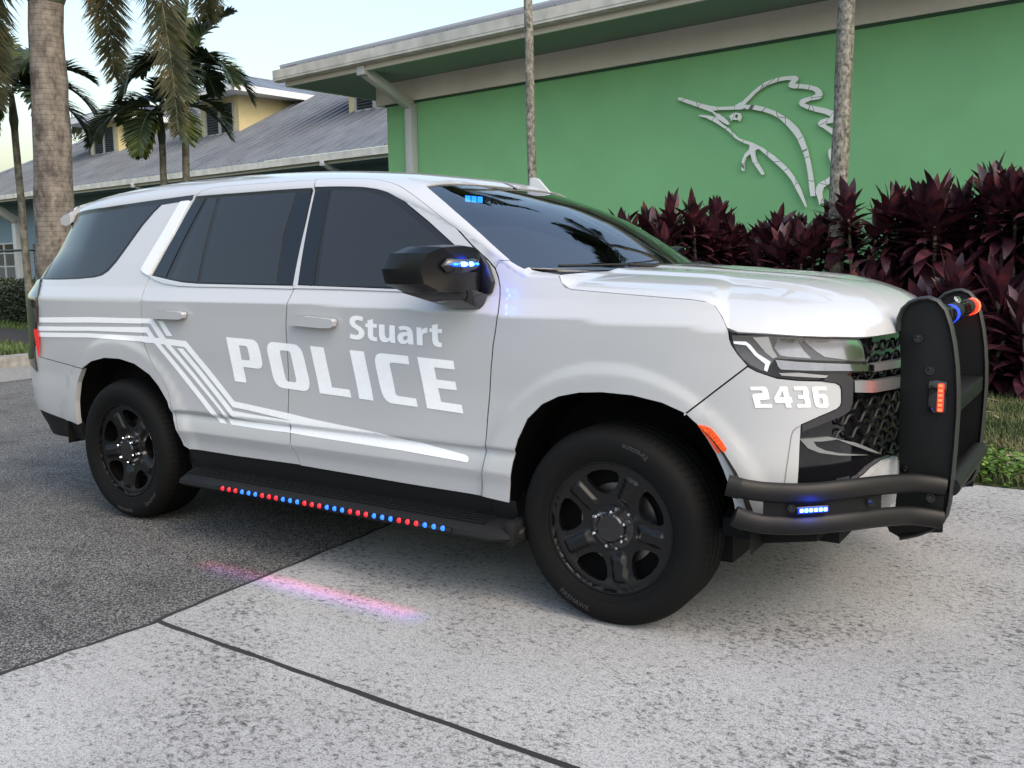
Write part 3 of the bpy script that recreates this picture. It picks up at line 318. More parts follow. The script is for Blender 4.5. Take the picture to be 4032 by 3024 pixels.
FISH = {"bill":[[-4.906,3.665],[-4.88,3.682],[-4.839,3.672],[-4.66,3.603],[-4.406,3.515],[-4.253,3.479],[-4.028,3.465],[-3.918,3.511],[-3.868,3.475],[-3.855,3.43],[-3.916,3.409],[-4.239,3.438],[-4.341,3.441],[-4.328,3.415],[-4.251,3.384],[-4.175,3.332],[-4.124,3.282],[-4.088,3.229],[-4.123,3.226],[-4.199,3.273],[-4.263,3.318],[-4.353,3.417],[-4.508,3.484],[-4.666,3.55],[-4.825,3.616],[-4.893,3.647]],"jaw":[[-4.572,3.395],[-4.546,3.406],[-4.43,3.386],[-4.352,3.363],[-4.269,3.332],[-4.256,3.295],[-4.198,3.245],[-4.096,3.168],[-4.02,3.095],[-3.958,3.039],[-3.859,2.994],[-3.761,2.959],[-3.651,2.903],[-3.603,2.877],[-3.422,2.748],[-3.303,2.642],[-3.22,2.561],[-3.137,2.448],[-3.065,2.325],[-3.016,2.216],[-2.98,2.117],[-2.961,2.052],[-2.984,2.075],[-3.026,2.152],[-3.098,2.274],[-3.17,2.407],[-3.253,2.509],[-3.36,2.614],[-3.468,2.708],[-3.565,2.792],[-3.65,2.864],[-3.704,2.852],[-3.709,2.792],[-3.683,2.714],[-3.633,2.633],[-3.571,2.536],[-3.576,2.511],[-3.606,2.522],[-3.681,2.62],[-3.743,2.707],[-3.775,2.809],[-3.841,2.759],[-3.864,2.683],[-3.865,2.589],[-3.887,2.585],[-3.902,2.619],[-3.896,2.73],[-3.855,2.815],[-3.795,2.865],[-3.784,2.925],[-3.87,2.96],[-3.957,3.006],[-4.02,3.05],[-4.083,3.117],[-4.146,3.168],[-4.223,3.22],[-4.274,3.253],[-4.364,3.306],[-4.455,3.355]],"back":[[-3.868,3.466],[-3.711,3.444],[-3.591,3.406],[-3.437,3.341],[-3.331,3.276],[-3.214,3.19],[-3.109,3.084],[-3.038,2.972],[-2.978,2.83],[-2.94,2.689],[-2.902,2.528],[-2.876,2.389],[-2.859,2.292],[-2.85,2.194],[-2.909,2.197],[-2.929,2.307],[-2.944,2.446],[-2.977,2.607],[-3.008,2.726],[-3.057,2.836],[-3.117,2.958],[-3.176,3.038],[-3.27,3.142],[-3.364,3.232],[-3.471,3.296],[-3.614,3.355],[-3.758,3.392],[-3.855,3.408]],"sail":[[-3.912,3.51],[-3.834,3.569],[-3.775,3.616],[-3.68,3.68],[-3.575,3.731],[-3.436,3.761],[-3.286,3.768],[-3.161,3.756],[-3.121,3.726],[-3.124,3.7],[-3.17,3.659],[-3.068,3.638],[-2.967,3.618],[-2.867,3.58],[-2.811,3.532],[-2.793,3.478],[-2.803,3.438],[-2.84,3.422],[-2.95,3.419],[-3.028,3.396],[-2.993,3.372],[-2.849,3.33],[-2.738,3.297],[-2.651,3.257],[-2.601,3.21],[-2.589,3.168],[-2.587,3.116],[-2.646,3.107],[-2.749,3.102],[-2.699,3.066],[-2.61,3.005],[-2.501,2.923],[-2.484,2.881],[-2.498,2.831],[-2.56,2.774],[-2.607,2.731],[-2.615,2.654],[-2.596,2.559],[-2.598,2.465],[-2.622,2.373],[-2.676,2.334],[-2.74,2.296],[-2.76,2.234],[-2.752,2.159],[-2.734,2.106],[-2.789,2.076],[-2.802,2.141],[-2.843,2.238],[-2.84,2.302],[-2.797,2.363],[-2.71,2.399],[-2.641,2.447],[-2.627,2.52],[-2.652,2.605],[-2.687,2.701],[-2.689,2.764],[-2.658,2.792],[-2.604,2.798],[-2.562,2.836],[-2.574,2.889],[-2.641,2.957],[-2.763,3.051],[-2.83,3.089],[-2.837,3.126],[-2.8,3.158],[-2.735,3.173],[-2.675,3.177],[-2.692,3.199],[-2.758,3.232],[-2.88,3.271],[-3.014,3.327],[-3.083,3.366],[-3.104,3.405],[-3.079,3.444],[-3.018,3.461],[-2.93,3.469],[-2.881,3.489],[-2.887,3.515],[-2.932,3.547],[-3.066,3.584],[-3.191,3.601],[-3.248,3.627],[-3.249,3.669],[-3.211,3.706],[-3.285,3.718],[-3.4,3.714],[-3.539,3.689],[-3.656,3.639],[-3.726,3.594],[-3.797,3.532],[-3.868,3.475]],"eye":[[-4.102,3.341],[-4.057,3.364],[-4.026,3.379],[-3.977,3.379],[-3.939,3.362],[-3.92,3.322],[-3.923,3.289],[-3.95,3.253],[-3.962,3.277],[-4.012,3.282],[-4.043,3.29],[-4.073,3.271],[-4.08,3.305]],"eyehole":[-3.994,3.329]}
# ================================================================== setting
_k = -.12; _kn = math.hypot(1, _k); BO = Vector((2.5, 8.2, 0)); BA = Vector((1, _k, 0)) / _kn; BN = Vector((-_k, 1, 0)) / _kn
def BW(al, inn, z): return BO + BA * al + BN * inn + Vector((0, 0, z))
B_RZ = math.atan2(BA.y, BA.x); B_ROT = Matrix.Rotation(B_RZ, 3, 'Z')
def bbox_(mb, a0, a1, i0, i1, z0, z1, mi=0): return mb.box(BW((a0 + a1) / 2, (i0 + i1) / 2, (z0 + z1) / 2), (a1 - a0, i1 - i0, z1 - z0), B_ROT, mi)

def ground_mat(kind):
    m, n, b = new_mat(kind); tc = n.nodes.new('ShaderNodeTexCoord'); P = tc.outputs['Object']; setp(b, Roughness=.85, Specular_IOR_Level=.25)
    if kind == 'asphalt':
        v = tex(n, 'Voronoi', 125, P); c1 = ramp(n, [(0, .07), (.35, .125), (.7, .20), (1, .30)]); n.links.new(v.outputs['Color'], c1.inputs[0])
        d = ramp(n, [(.0, 1.0), (.42, .95), (.62, .22)]); n.links.new(v.outputs['Distance'], d.inputs[0])
        c = mix(n, 1, c1.outputs[0], d.outputs[0], 'MULTIPLY')
        l = tex(n, 'Noise', .9, P, Detail=5); lr = ramp(n, [(.3, .72), (.7, 1.2)]); n.links.new(l.outputs['Fac'], lr.inputs[0]); c = mix(n, 1, c, lr.outputs[0], 'MULTIPLY')
        l2 = tex(n, 'Noise', 3.5, P, Detail=6); lr2 = ramp(n, [(.30, .68), (.42, 1)]); n.links.new(l2.outputs['Fac'], lr2.inputs[0]); c = mix(n, 1, c, lr2.outputs[0], 'MULTIPLY')
        c = mix(n, 1, c, (1.12, 1.12, 1.11), 'MULTIPLY')
        n.links.new(c, b.inputs['Base Color']); bump(n, d.outputs[0], b, .7, .006)
    elif kind == 'concrete':
        l = tex(n, 'Noise', .7, P, Detail=6); c0 = ramp(n, [(.3, (.265, .268, .27)), (.7, (.345, .35, .35))]); n.links.new(l.outputs['Fac'], c0.inputs[0])
        q = mapping(n, P, (1, 1.35, 1), (0, 0, .35)); s1 = tex(n, 'Noise', 34, q, Detail=8, Roughness=.74, Distortion=.5)
        a = tex(n, 'Noise', 1.6, P, Detail=3); ar = n.nodes.new('ShaderNodeMapRange'); ar.inputs['From Min'].default_value = .35; ar.inputs['From Max'].default_value = .65; ar.inputs['To Min'].default_value = -.055; ar.inputs['To Max'].default_value = .035
        n.links.new(a.outputs['Fac'], ar.inputs['Value'])
        sh = mth(n, 'ADD', s1.outputs['Fac'], ar.outputs[0])
        sp = ramp(n, [(.34, .22), (.40, .55), (.46, .93), (.52, 1)]); n.links.new(sh, sp.inputs[0])
        f = tex(n, 'Noise', 170, P, Detail=3); fr = ramp(n, [(.34, .50), (.5, 1.0), (.7, 1.15)]); n.links.new(f.outputs['Fac'], fr.inputs[0])
        wv = tex(n, 'Noise', 55, mapping(n, P, (.05, 1.5, 1), (0, 0, .62)), Detail=2); wr = ramp(n, [(.35, .96), (.6, 1.02)]); n.links.new(wv.outputs['Fac'], wr.inputs[0])
        c = mix(n, 1, mix(n, 1, mix(n, 1, c0.outputs[0], sp.outputs[0], 'MULTIPLY'), fr.outputs[0], 'MULTIPLY'), wr.outputs[0], 'MULTIPLY')
        n.links.new(c, b.inputs['Base Color']); bump(n, mix(n, .5, sp.outputs[0], fr.outputs[0]), b, .35, .004)
    elif kind == 'soil':
        l = tex(n, 'Noise', 40, P, Detail=8); c0 = ramp(n, [(.3, (.012, .010, .009)), (.55, (.045, .038, .032)), (.75, (.10, .085, .07))]); n.links.new(l.outputs['Fac'], c0.inputs[0])
        n.links.new(c0.outputs[0], b.inputs['Base Color']); bump(n, l.outputs['Fac'], b, .8, .03)
    elif kind == 'turf':
        l = tex(n, 'Noise', 30, P, Detail=8); c0 = ramp(n, [(.3, (.015, .022, .008)), (.6, (.045, .06, .02)), (.8, (.09, .085, .04))]); n.links.new(l.outputs['Fac'], c0.inputs[0])
        n.links.new(c0.outputs[0], b.inputs['Base Color']); bump(n, l.outputs['Fac'], b, .8, .03)
    return m
def mth(n, op, a, b=None):
    x = n.nodes.new('ShaderNodeMath'); x.operation = op
    for s, v in ((x.inputs[0], a), (x.inputs[1], b)):
        if v is None: continue
        if isinstance(v, bpy.types.NodeSocket): n.links.new(v, s)
        else: s.default_value = v
    return x.outputs[0]
M_asph, M_conc, M_soil, M_turf = (ground_mat(k) for k in ('asphalt', 'concrete', 'soil', 'turf'))
def sheet(name, poly, z, mat): return tag(obj(name, [(p[0], p[1], z) for p in poly], [tuple(range(len(poly)))], mat), kind='structure')
random.seed(4)
def wob(a, b, n, amp): return [(a[0] + (b[0] - a[0]) * i / n + random.uniform(-amp, amp), a[1] + (b[1] - a[1]) * i / n + random.uniform(-amp, amp)) for i in range(n + 1)]
sheet('ground', [(-600, -600), (600, -600), (600, 600), (-600, 600)], 0, M_asph)
jl = lambda x, o: (x, -1.905 - .040 * x + o)
e_far = wob((-.14, -.31), (-.05, -1.885), 18, .007)
sheet('concrete_slab', [(18, -2.61), (18, 2.2), (-.24, 2.2)] + e_far + [(p[0], p[1] + .013) for p in wob((-.03, -1.905), (6, -2.145), 60, .0035)], .004, M_conc)
e_near = wob((-.04, -1.93), (-.10, -2.60), 10, .008) + wob((-.11, -2.7), (-.32, -6), 20, .012)
sheet('concrete_slab', e_near + [(-.4, -14), (18, -14), (18, -2.64)] + [(p[0], p[1] - .013) for p in wob((6, -2.145), (-.03, -1.905), 60, .0035)], .004, M_conc)
M_tar = simple('dark joint filler', (.012, .012, .012), .9)
sheet('joint', [(-.05, -1.87), (6, -2.11), (6, -2.18), (-.05, -1.95)], .002, M_tar)
sheet('joint', [(p[0] - .022 - .012 * random.random(), p[1]) for p in wob((-.2, 2.2), (-.14, -.31), 12, .004) + e_far + e_near] + [(.1, -6), (.1, 2.2)], .0015, M_tar)
# far side: pan, kerb, lawn
sheet('gutter_pan', [(-10.05, -6), (-8.35, -6), (-8.45, 1.5), (-8.75, 6), (-9.5, 20), (-11.1, 20), (-10.3, 6)], .004, simple('worn concrete pan', (.18, .177, .17), .9, noise=.25, nscale=12))
mb = MB(); kp = [(-9.95, -6), (-10.0, 1.5), (-10.25, 6), (-11.05, 20)]
V = []; F = []
for x, y in kp: V += [(x, y, 0), (x - .03, y, .13), (x - .06, y, .15), (x - .34, y, .15), (x - .34, y, 0)]
for i in range(3):
    for j in range(4): F.append((i * 5 + j, i * 5 + j + 1, i * 5 + j + 6, i * 5 + j + 5))
tag(mb.add(V, F).build('kerb', simple('weathered kerb concrete', (.19, .185, .175), .9, noise=.35, nscale=9, bump=.3, bscale=80)), kind='structure')
sheet('lawn', [(-10.28, -6), (-10.33, 1.5), (-10.55, 6), (-11.3, 20), (-11.3, 60), (-90, 60), (-90, -6)], .135, M_turf)
sheet('mulch_bed', [tuple(BW(a, i, 0)[:2]) for a, i in ((-60, -5.6), (-9, -5.6), (-9, -4.0), (-60, -4.0))], .139, M_soil)
sheet('lawn', [(.2, 2.2), (18, 2.2), (18, 6.3), (-9, 6.3), (-9, 5.0), (.2, 5.0)], .008, M_turf)
sheet('mulch_bed', [(-9, 6.25), (18, 6.0), (18, 6.35), (18, 9), (-9, 10)], .012, M_soil)

# ------------------------------------------------------------------ green building
M_green = simple('green stucco', (.235, .53, .24), .85, noise=.05, nscale=1.2, bump=.25, bscale=160)
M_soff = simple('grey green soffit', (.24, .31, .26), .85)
M_band = simple('beige frieze stucco', (.78, .73, .67), .85, noise=.08, nscale=1.5, bump=.2, bscale=160)
M_gut = simple('weathered painted gutter', (.58, .56, .51), .55, noise=.2, nscale=3.5)
M_fas = simple('beige fascia trim', (.62, .58, .50), .6)
def metal_mat():
    m, n, b = new_mat('galvanised roof metal'); setp(b, Roughness=.45, Metallic=.3)
    tc = n.nodes.new('ShaderNodeTexCoord'); t = tex(n, 'Noise', 1.1, tc.outputs['Object'], Detail=5); r = ramp(n, [(.3, (.12, .137, .165)), (.7, (.185, .203, .235))]); n.links.new(t.outputs['Fac'], r.inputs[0]); n.links.new(r.outputs[0], b.inputs['Base Color']); return m
M_metal = metal_mat()
gb = empty('green_building', BW(0, 0, 0)); tag(gb, 'green building with beige frieze, deep eave and low metal hip roof', 'building')
def pin(o, p):   # parent and keep the world position
    bpy.context.view_layer.update() if False else None
    o.parent = p; o.matrix_parent_inverse = (Matrix.Translation(p.location) @ Matrix.Rotation(p.rotation_euler.z, 4, 'Z')).inverted(); return o
AR = 22
mb = MB(); bbox_(mb, -11.05, AR, 0, 12, 0, 4.27); pin(mb.build('wall', M_green), gb)
mb = MB(); bbox_(mb, -11.27, AR, -.055, .2, 4.262, 4.63); bbox_(mb, -11.27, -11.05, .2, 12, 4.262, 4.63); pin(mb.build('frieze', M_band), gb)
mb = MB(); bbox_(mb, -11.08, AR, -.022, .002, 4.225, 4.2618); pin(mb.build('trim', simple('dark green trim', (.03, .085, .045), .7)), gb)  # thin dark green strip along the wall just below the frieze
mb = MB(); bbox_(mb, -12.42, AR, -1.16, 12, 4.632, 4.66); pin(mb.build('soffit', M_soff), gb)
mb = MB(); bbox_(mb, -12.45, AR, -1.20, -1.162, 4.615, 4.70); bbox_(mb, -12.45, -12.42, -1.16, 12, 4.615, 4.75); pin(mb.build('fascia', M_fas), gb)
mb = MB(); a = -12.62
while a < AR:
    a1 = min(a + 1.9, AR)
    mb.prism([(-1.20, 4.70), (-1.30, 4.70), (-1.355, 4.755), (-1.355, 4.90), (-1.20, 4.90)], lambda i, z, a=a: BW(a + .006, i, z), lambda i, z, a1=a1: BW(a1 - .006, i, z)); a = a1
bbox_(mb, -12.62, AR, -1.348, -1.205, 4.715, 4.885); pin(mb.build('gutter', M_gut), gb)
# roof
tg = math.tan(R(18.5)); mb = MB(); u1 = 7.0; z0 = 4.93
def rp(al, u, dz=0): return BW(al, -1.20 + u, z0 + u * tg + dz)
mb.add([rp(-12.5, 0), rp(AR, 0), rp(AR, u1), rp(-12.5 + u1, u1)], [(0, 1, 2, 3)])
mb.add([BW(-12.5, -1.2, z0), BW(-12.5 + u1, -1.2 + u1, z0 + u1 * tg), BW(-12.5 + u1, 12, z0 + u1 * tg), BW(-12.5, 12, z0)], [(0, 1, 2, 3)])
al = -12.1
while al < AR:
    top = min(u1, al + 12.5); p0, p1 = rp(al, .0), rp(al, top); d = (p1 - p0).normalized(); up = d.cross(BA).normalized() * -1
    if up.z < 0: up = -up
    s = BA * .012
    mb.add([p0 - s, p0 + s, p0 + s + up * .04, p0 - s + up * .04, p1 - s, p1 + s, p1 + s + up * .04, p1 - s + up * .04], [(0, 1, 2, 3), (4, 7, 6, 5), (0, 4, 5, 1), (1, 5, 6, 2), (2, 6, 7, 3), (3, 7, 4, 0)]); al += .42
mb.tube([rp(-12.55, -.02, .03), rp(-12.5 + u1, u1, .03)], .06, 6)
pin(mb.build('roof', M_metal), gb)
M_white = simple('white painted metal', (.55, .55, .54), .45)
def downspout(al, i0, i1, ztop, zknee, zb, w=.105):
    mb = MB(); rot = B_ROT
    mb.box(BW(al, i0 - .05, ztop + .02), (w * 1.15, .12, .15), rot)
    p0, p1 = BW(al, i0 + .02, ztop + .0), BW(al, i1 - w / 2 - .01, zknee); d = (p1 - p0); L = d.length
    ang = math.atan2(d.z, (d - Vector((0, 0, d.z))).length); rm = rot @ Matrix.Rotation(ang, 3, 'X')
    mb.box((p0 + p1) / 2, (w, L, w), rm); mb.box(BW(al, i1 - w / 2 - .01, (zknee + zb) / 2 + .02), (w, w, zknee - zb + .04), rot)
    return mb.build('downspout', M_white, bevel=.006)
pin(downspout(-10.33, -1.14, 0, 4.60, 4.16, .0, .16), gb)

# ------------------------------------------------------------------ sailfish sculpture on the wall
M_fish = None
def fish_mat():
    m, n, b = new_mat('white enamel sculpture'); setp(b, Roughness=.5)
    tc = n.nodes.new('ShaderNodeTexCoord'); v = tex(n, 'Voronoi', 3.4, tc.outputs['Object'], feature='DISTANCE_TO_EDGE'); r = ramp(n, [(.006, (.12, .12, .11)), (.014, (.90, .89, .85))]); n.links.new(v.outputs['Distance'], r.inputs[0]); n.links.new(r.outputs[0], b.inputs['Base Color']); return m
fish = empty('sailfish_sculpture', BW(-2.5, 0, 3.6)); tag(fish, 'white outline sculpture of a leaping sailfish mounted on the green wall', 'sculpture')
fm = fish_mat()
for nm, key in (('bill', 'bill'), ('jaw', 'jaw'), ('back_line', 'back'), ('sail_line', 'sail'), ('eye', 'eye')):
    loop = [tuple(p) for p in FISH[key]]; dep = {'bill': .072, 'jaw': .066, 'back_line': .069, 'sail_line': .063, 'eye': .06}[nm]
    def flat(a, b, dep=dep):
        a = np.asarray(a, float); b = np.asarray(b, float)
        return np.stack([BO.x + BA.x * a + BN.x * -dep, BO.y + BA.y * a + BN.y * -dep, b], -1)
    loops = [loop]
    if nm == 'eye':
        c = FISH['eyehole']; loops.append([(c[0] + .028 * math.cos(t), c[1] + .028 * math.sin(t)) for t in np.linspace(0, 2 * math.pi, 10, endpoint=False)])
    o = panel(nm, flat, loops, fm, None, off=0, skirt=.028, res=.5, out=-1); pin(o, fish)

# ------------------------------------------------------------------ blue building behind
M_blue_w = simple('blue grey stucco', (.19, .27, .33), .85, noise=.06, nscale=1.)
M_yel = simple('pale yellow stucco', (.50, .42, .23), .85, noise=.05, nscale=2.)
bb_ = empty('blue_building', BW(-30, 6.2, 0)); tag(bb_, 'blue grey building with tall standing seam metal roof and yellow dormers', 'building')
mb = MB(); bbox_(mb, -56, -9, 6.2, 20, 0, 4.2); pin(mb.build('wall', M_blue_w), bb_)
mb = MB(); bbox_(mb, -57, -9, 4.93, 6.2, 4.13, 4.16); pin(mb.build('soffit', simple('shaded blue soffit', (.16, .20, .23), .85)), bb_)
mb = MB(); bbox_(mb, -57, -9, 4.89, 4.93, 4.09, 4.2); pin(mb.build('fascia', M_fas), bb_)
mb = MB(); a = -57
while a < -9: bbox_(mb, a + .006, a + 2.2, 4.76, 4.89, 4.17, 4.36); a += 2.2
pin(mb.build('gutter', M_gut), bb_)
tb = .51; UR = 10.2
def bp(al, u, dz=0): return BW(al, 4.85 + u, 4.385 + u * tb + dz)
HL = lambda u: -48.9 + .70 * u
mb = MB(); mb.add([bp(HL(0), 0), bp(-9, 0), bp(-9, UR), bp(HL(UR), UR)], [(0, 1, 2, 3)]); mb.add([bp(HL(0), 0), bp(HL(UR), UR), BW(HL(UR), 4.85 + UR + 8, 4.4)], [(0, 1, 2)])
al = -48.6
while al < -9:
    top = min(UR, max(.2, (al + 48.9) / .70)); p0, p1 = bp(al, 0), bp(al, top); d = (p1 - p0).normalized(); up = BA.cross(d).normalized(); s = BA * .016
    mb.add([p0 - s, p0 + s, p0 + s + up * .055, p0 - s + up * .055, p1 - s, p1 + s, p1 + s + up * .055, p1 - s + up * .055], [(0, 1, 2, 3), (4, 7, 6, 5), (0, 4, 5, 1), (1, 5, 6, 2), (2, 6, 7, 3), (3, 7, 4, 0)]); al += .46
mb.tube([bp(HL(0), 0, .04), bp(HL(UR), UR, .04)], .09, 6); mb.tube([bp(HL(UR), UR, .03), bp(-9, UR, .03)], .1, 6)
pin(mb.build('roof', M_metal), bb_)
M_lou = simple('dark louvre', (.03, .033, .036), .6); M_frm = simple('grey louvre frame', (.30, .31, .31), .6); M_wf = simple('white dormer fascia', (.66, .67, .68), .5)
for c in (-37.8, -29.05, -20.55):
    h = 1.22; zi = 6.05; zt = 7.42; i0 = 8.3
    mb = MB(); bbox_(mb, c - h, c + h, i0, i0 + 3.2, zi - .5, zt); bbox_(mb, c - h - .0, c - h + .28, i0 - .03, i0, zi, zt); bbox_(mb, c + h - .28, c + h, i0 - .03, i0, zi, zt); dm = pin(mb.build('dormer', M_yel), bb_)
    mb = MB(); bbox_(mb, c - h - .15, c + h + .15, i0 - .22, i0, zi - .10, zi + .0); o = mb.build('sill', M_metal); o.parent = dm; 
    def kid(o): o.parent = dm; o.matrix_parent_inverse = dm.matrix_parent_inverse.copy(); o.matrix_parent_inverse = (Matrix.Translation(bb_.location)).inverted() @ Matrix.Identity(4) if False else Matrix.Translation(-bb_.location).inverted() @ Matrix.Translation(-bb_.location); return o
    kid(o)
    mb = MB()
    for s0 in (-.86, .03):
        bbox_(mb, c + s0, c + s0 + .83, i0 - .012, i0 - .002, zi + .1, zt - .25); 
        for q in range(11): mb.box(BW(c + s0 + .415, i0 - .035, zi + .17 + q * .095), (.70, .05, .018), B_ROT @ Matrix.Rotation(R(-35), 3, 'X'))
    kid(mb.build('louvre', M_lou))
    mb = MB()
    for s0 in (-.92, -.06, .02, .86): bbox_(mb, c + s0, c + s0 + .08, i0 - .06, i0, zi + .02, zt - .2)
    bbox_(mb, c - .92, c + .94, i0 - .0605, i0, zi + .02, zi + .12); kid(mb.build('louvre_frame', M_frm))
    ov = .78; e0, e1 = c - h - ov, c + h + ov; f0 = i0 - ov; bk = i0 + 3.6; ez = zt + .0; tr = .36
    mb = MB(); bbox_(mb, e0, e1, f0, f0 + .06, ez, ez + .22); bbox_(mb, e0, e0 + .06, f0, bk, ez, ez + .22); bbox_(mb, e1 - .06, e1, f0, bk, ez, ez + .22); bbox_(mb, e0 + .06, e1 - .06, f0 + .06, bk, ez + .01, ez + .04); kid(mb.build('fascia', M_wf))
    mb = MB(); hw = (e1 - e0) / 2; rz = ez + .22 + hw * tr
    A_, B_, C_, D_ = BW(e0, f0, ez + .222), BW(e1, f0, ez + .222), BW(c, f0 + hw, rz), BW(c, bk + 2.5, rz)
    mb.add([A_, B_, C_, D_, BW(e0, bk + 2.5, ez + .222), BW(e1, bk + 2.5, ez + .222)], [(0, 1, 2), (0, 2, 3, 4), (1, 5, 3, 2)])
    for sgn, ee in ((-1, e0), (1, e1)):
        q = f0 + .35
        while q < bk + 2.4:
            k = min(1, (q - f0) / hw); p0, p1 = BW(ee, q, ez + .222), BW(ee - sgn * hw * k, q, ez + .222 + hw * k * tr); mb.tube([p0, p1], .022, 4); q += .45
    mb.tube([A_, C_], .04, 5); mb.tube([B_, C_], .04, 5); mb.tube([C_, D_], .04, 5); kid(mb.build('roof', M_metal))
for al_ in (-29.2, -18.9): pin(downspout(al_, 4.86, 6.2, 4.10, 3.5, 0, .14), bb_)
pin(downspout(-41.7, 4.86, 6.2, 4.10, 3.35, 0, .34), bb_)
mb = MB(); bbox_(mb, -44.75, -42.45, 6.17, 6.2, .2, 2.42); wn = pin(mb.build('window', simple('dark window glass', (.01, .02, .02), .05, coat=.6)), bb_)
mb = MB()
for x in (-44.85, -43.65, -42.5): bbox_(mb, x, x + .09, 6.13, 6.17, .2, 2.4)
for z in (.2, .75, 1.35, 1.95, 2.38): bbox_(mb, -44.76, -42.5, 6.128, 6.165, z, z + .06)
o = mb.build('window_frame', M_white); o.parent = wn; o.matrix_parent_inverse = Matrix.Identity(4)

# ------------------------------------------------------------------ chain-link fence
def mesh_wire():
    m = bpy.data.materials.new('chain link'); m.use_nodes = True; n = m.node_tree; b = n.nodes['Principled BSDF']; setp(b, Base_Color=(.30, .31, .32), Roughness=.5, Metallic=.4)
    tc = n.nodes.new('ShaderNodeTexCoord'); s = n.nodes.new('ShaderNodeSeparateXYZ'); n.links.new(tc.outputs['Object'], s.inputs[0])
    a = mth(n, 'MULTIPLY', s.outputs[0], 9.0); z = mth(n, 'MULTIPLY', s.outputs[2], 9.0)
    l1 = mth(n, 'LESS_THAN', mth(n, 'ABSOLUTE', mth(n, 'SUBTRACT', mth(n, 'FRACT', mth(n, 'ADD', a, z)), .5)), .07); l2 = mth(n, 'LESS_THAN', mth(n, 'ABSOLUTE', mth(n, 'SUBTRACT', mth(n, 'FRACT', mth(n, 'SUBTRACT', a, z)), .5)), .07)
    n.links.new(mth(n, 'MAXIMUM', l1, l2), b.inputs['Alpha']); return m
fc = empty('chain_link_fence', BW(-30, -1.6, 0), B_RZ); tag(fc, 'chain link fence with dark top rail behind the clipped hedge', 'fence')
obj('wire_mesh', [(-20, 0, .1), (14, 0, .1), (14, 0, 1.8), (-20, 0, 1.8)], [(0, 1, 2, 3)], mesh_wire(), fc)
M_rail = simple('dark fence pipe', (.02, .022, .022), .5)
mb = MB(); mb.tube([(-20, -.02, 1.82), (14, -.02, 1.82)], .03, 8); mb.build('rail', M_rail, fc, smooth=True)
p_ = None
for i in range(12):
    if p_ is None:
        mb = MB(); mb.tube([(0, 0, 0), (0, 0, 1.86)], .035, 8); p_ = mb.build('post', M_rail, fc, smooth=True); q = p_
    else: q = dup(p_, fc)
    q.location = (-20 + i * 3.05, .04, .1)
# ================================================================== police SUV (x forward, driver's side +y, ground z = 0)
M_paint = simple('white car paint', (.42, .43, .445), .35, spec=.4, coat=1.0, crough=.015)
M_vinyl = simple('white reflective vinyl', (.84, .86, .88), .55, spec=.3, noise=.03, nscale=60)
M_blk = simple('black grained plastic', (.006, .006, .0065), .6, spec=.3)
M_gloss = simple('gloss black', (.006, .006, .008), .06, spec=.5, coat=.5)
M_dark = simple('underbody black', (.004, .004, .004), .8, spec=.2)
M_trim = simple('black window trim', (.008, .008, .009), .35)
M_glass = simple('tinted glass', (.013, .013, .012), .012, spec=.6)
M_pillar = simple('gloss pillar cover', (.004, .004, .005), .05, spec=.5)
M_chrome = simple('chrome', (.75, .76, .78), .06, metal=1); M_chrome2 = simple('satin chrome bar', (.62, .63, .65), .28, metal=.9)
M_satin = simple('satin dark trim', (.06, .06, .065), .35, metal=.6)
M_grey = simple('silver grey trim', (.22, .23, .24), .25, metal=.3)  # wheel studs, and the highlights painted on the lower fascia
M_rubber = simple('tyre rubber', (.006, .006, .006), .75, spec=.25)
M_rim = simple('black steel wheel', (.004, .004, .0045), .36, spec=.35)
M_powder = simple('black powder coat', (.004, .0045, .0045), .5, spec=.22, bump=.12, bscale=900)
M_tube = simple('satin black tube', (.008, .0075, .0075), .5, spec=.28)
M_edge = simple('rubber edge strip', (.018, .020, .019), .5, spec=.4)
M_amber = simple('amber reflector', (.62, .06, .004), .3, coat=.4, em=(1, .10, .005), es=.12, noise=.6, nscale=160)
M_redlens = simple('smoked red lens', (.05, .006, .008), .08, coat=1)
M_taillit = simple('lit red element', (.8, .02, .02), .3, em=(1, .008, .015), es=.05)
M_clear = simple('clear lens', (.30, .305, .31), .05, spec=.8, coat=1.0)
M_smoke = simple('smoked lens housing', (.02, .02, .022), .04, coat=1.0)
M_reflector = simple('headlamp reflector', (.9, .9, .92), .08, metal=1)
M_drl = simple('white light guide', (.72, .75, .80), .2, coat=1)
def emis(name, col, s):
    m, n, b = new_mat(name); setp(b, Base_Color=(.02, .02, .02), Emission_Color=col, Emission_Strength=s); return m
M_blue = emis('blue diode', (.02, .22, 1.0), 3); M_red = emis('red diode', (1.0, .01, .02), 9)
M_bluecore = emis('blue diode core', (.15, .5, 1.0), 5); M_redcore = emis('red diode core', (1.0, .10, .03), 1.6)
M_blueface = emis('blue lens glow', (.0, .03, 1.0), 1.2); M_redface = emis('red lens glow', (1.0, .03, .008), .8)
M_ledb = emis('strip blue', (.01, .16, 1.0), 1.1); M_ledr = emis('strip red', (1.0, .006, .02), .9)
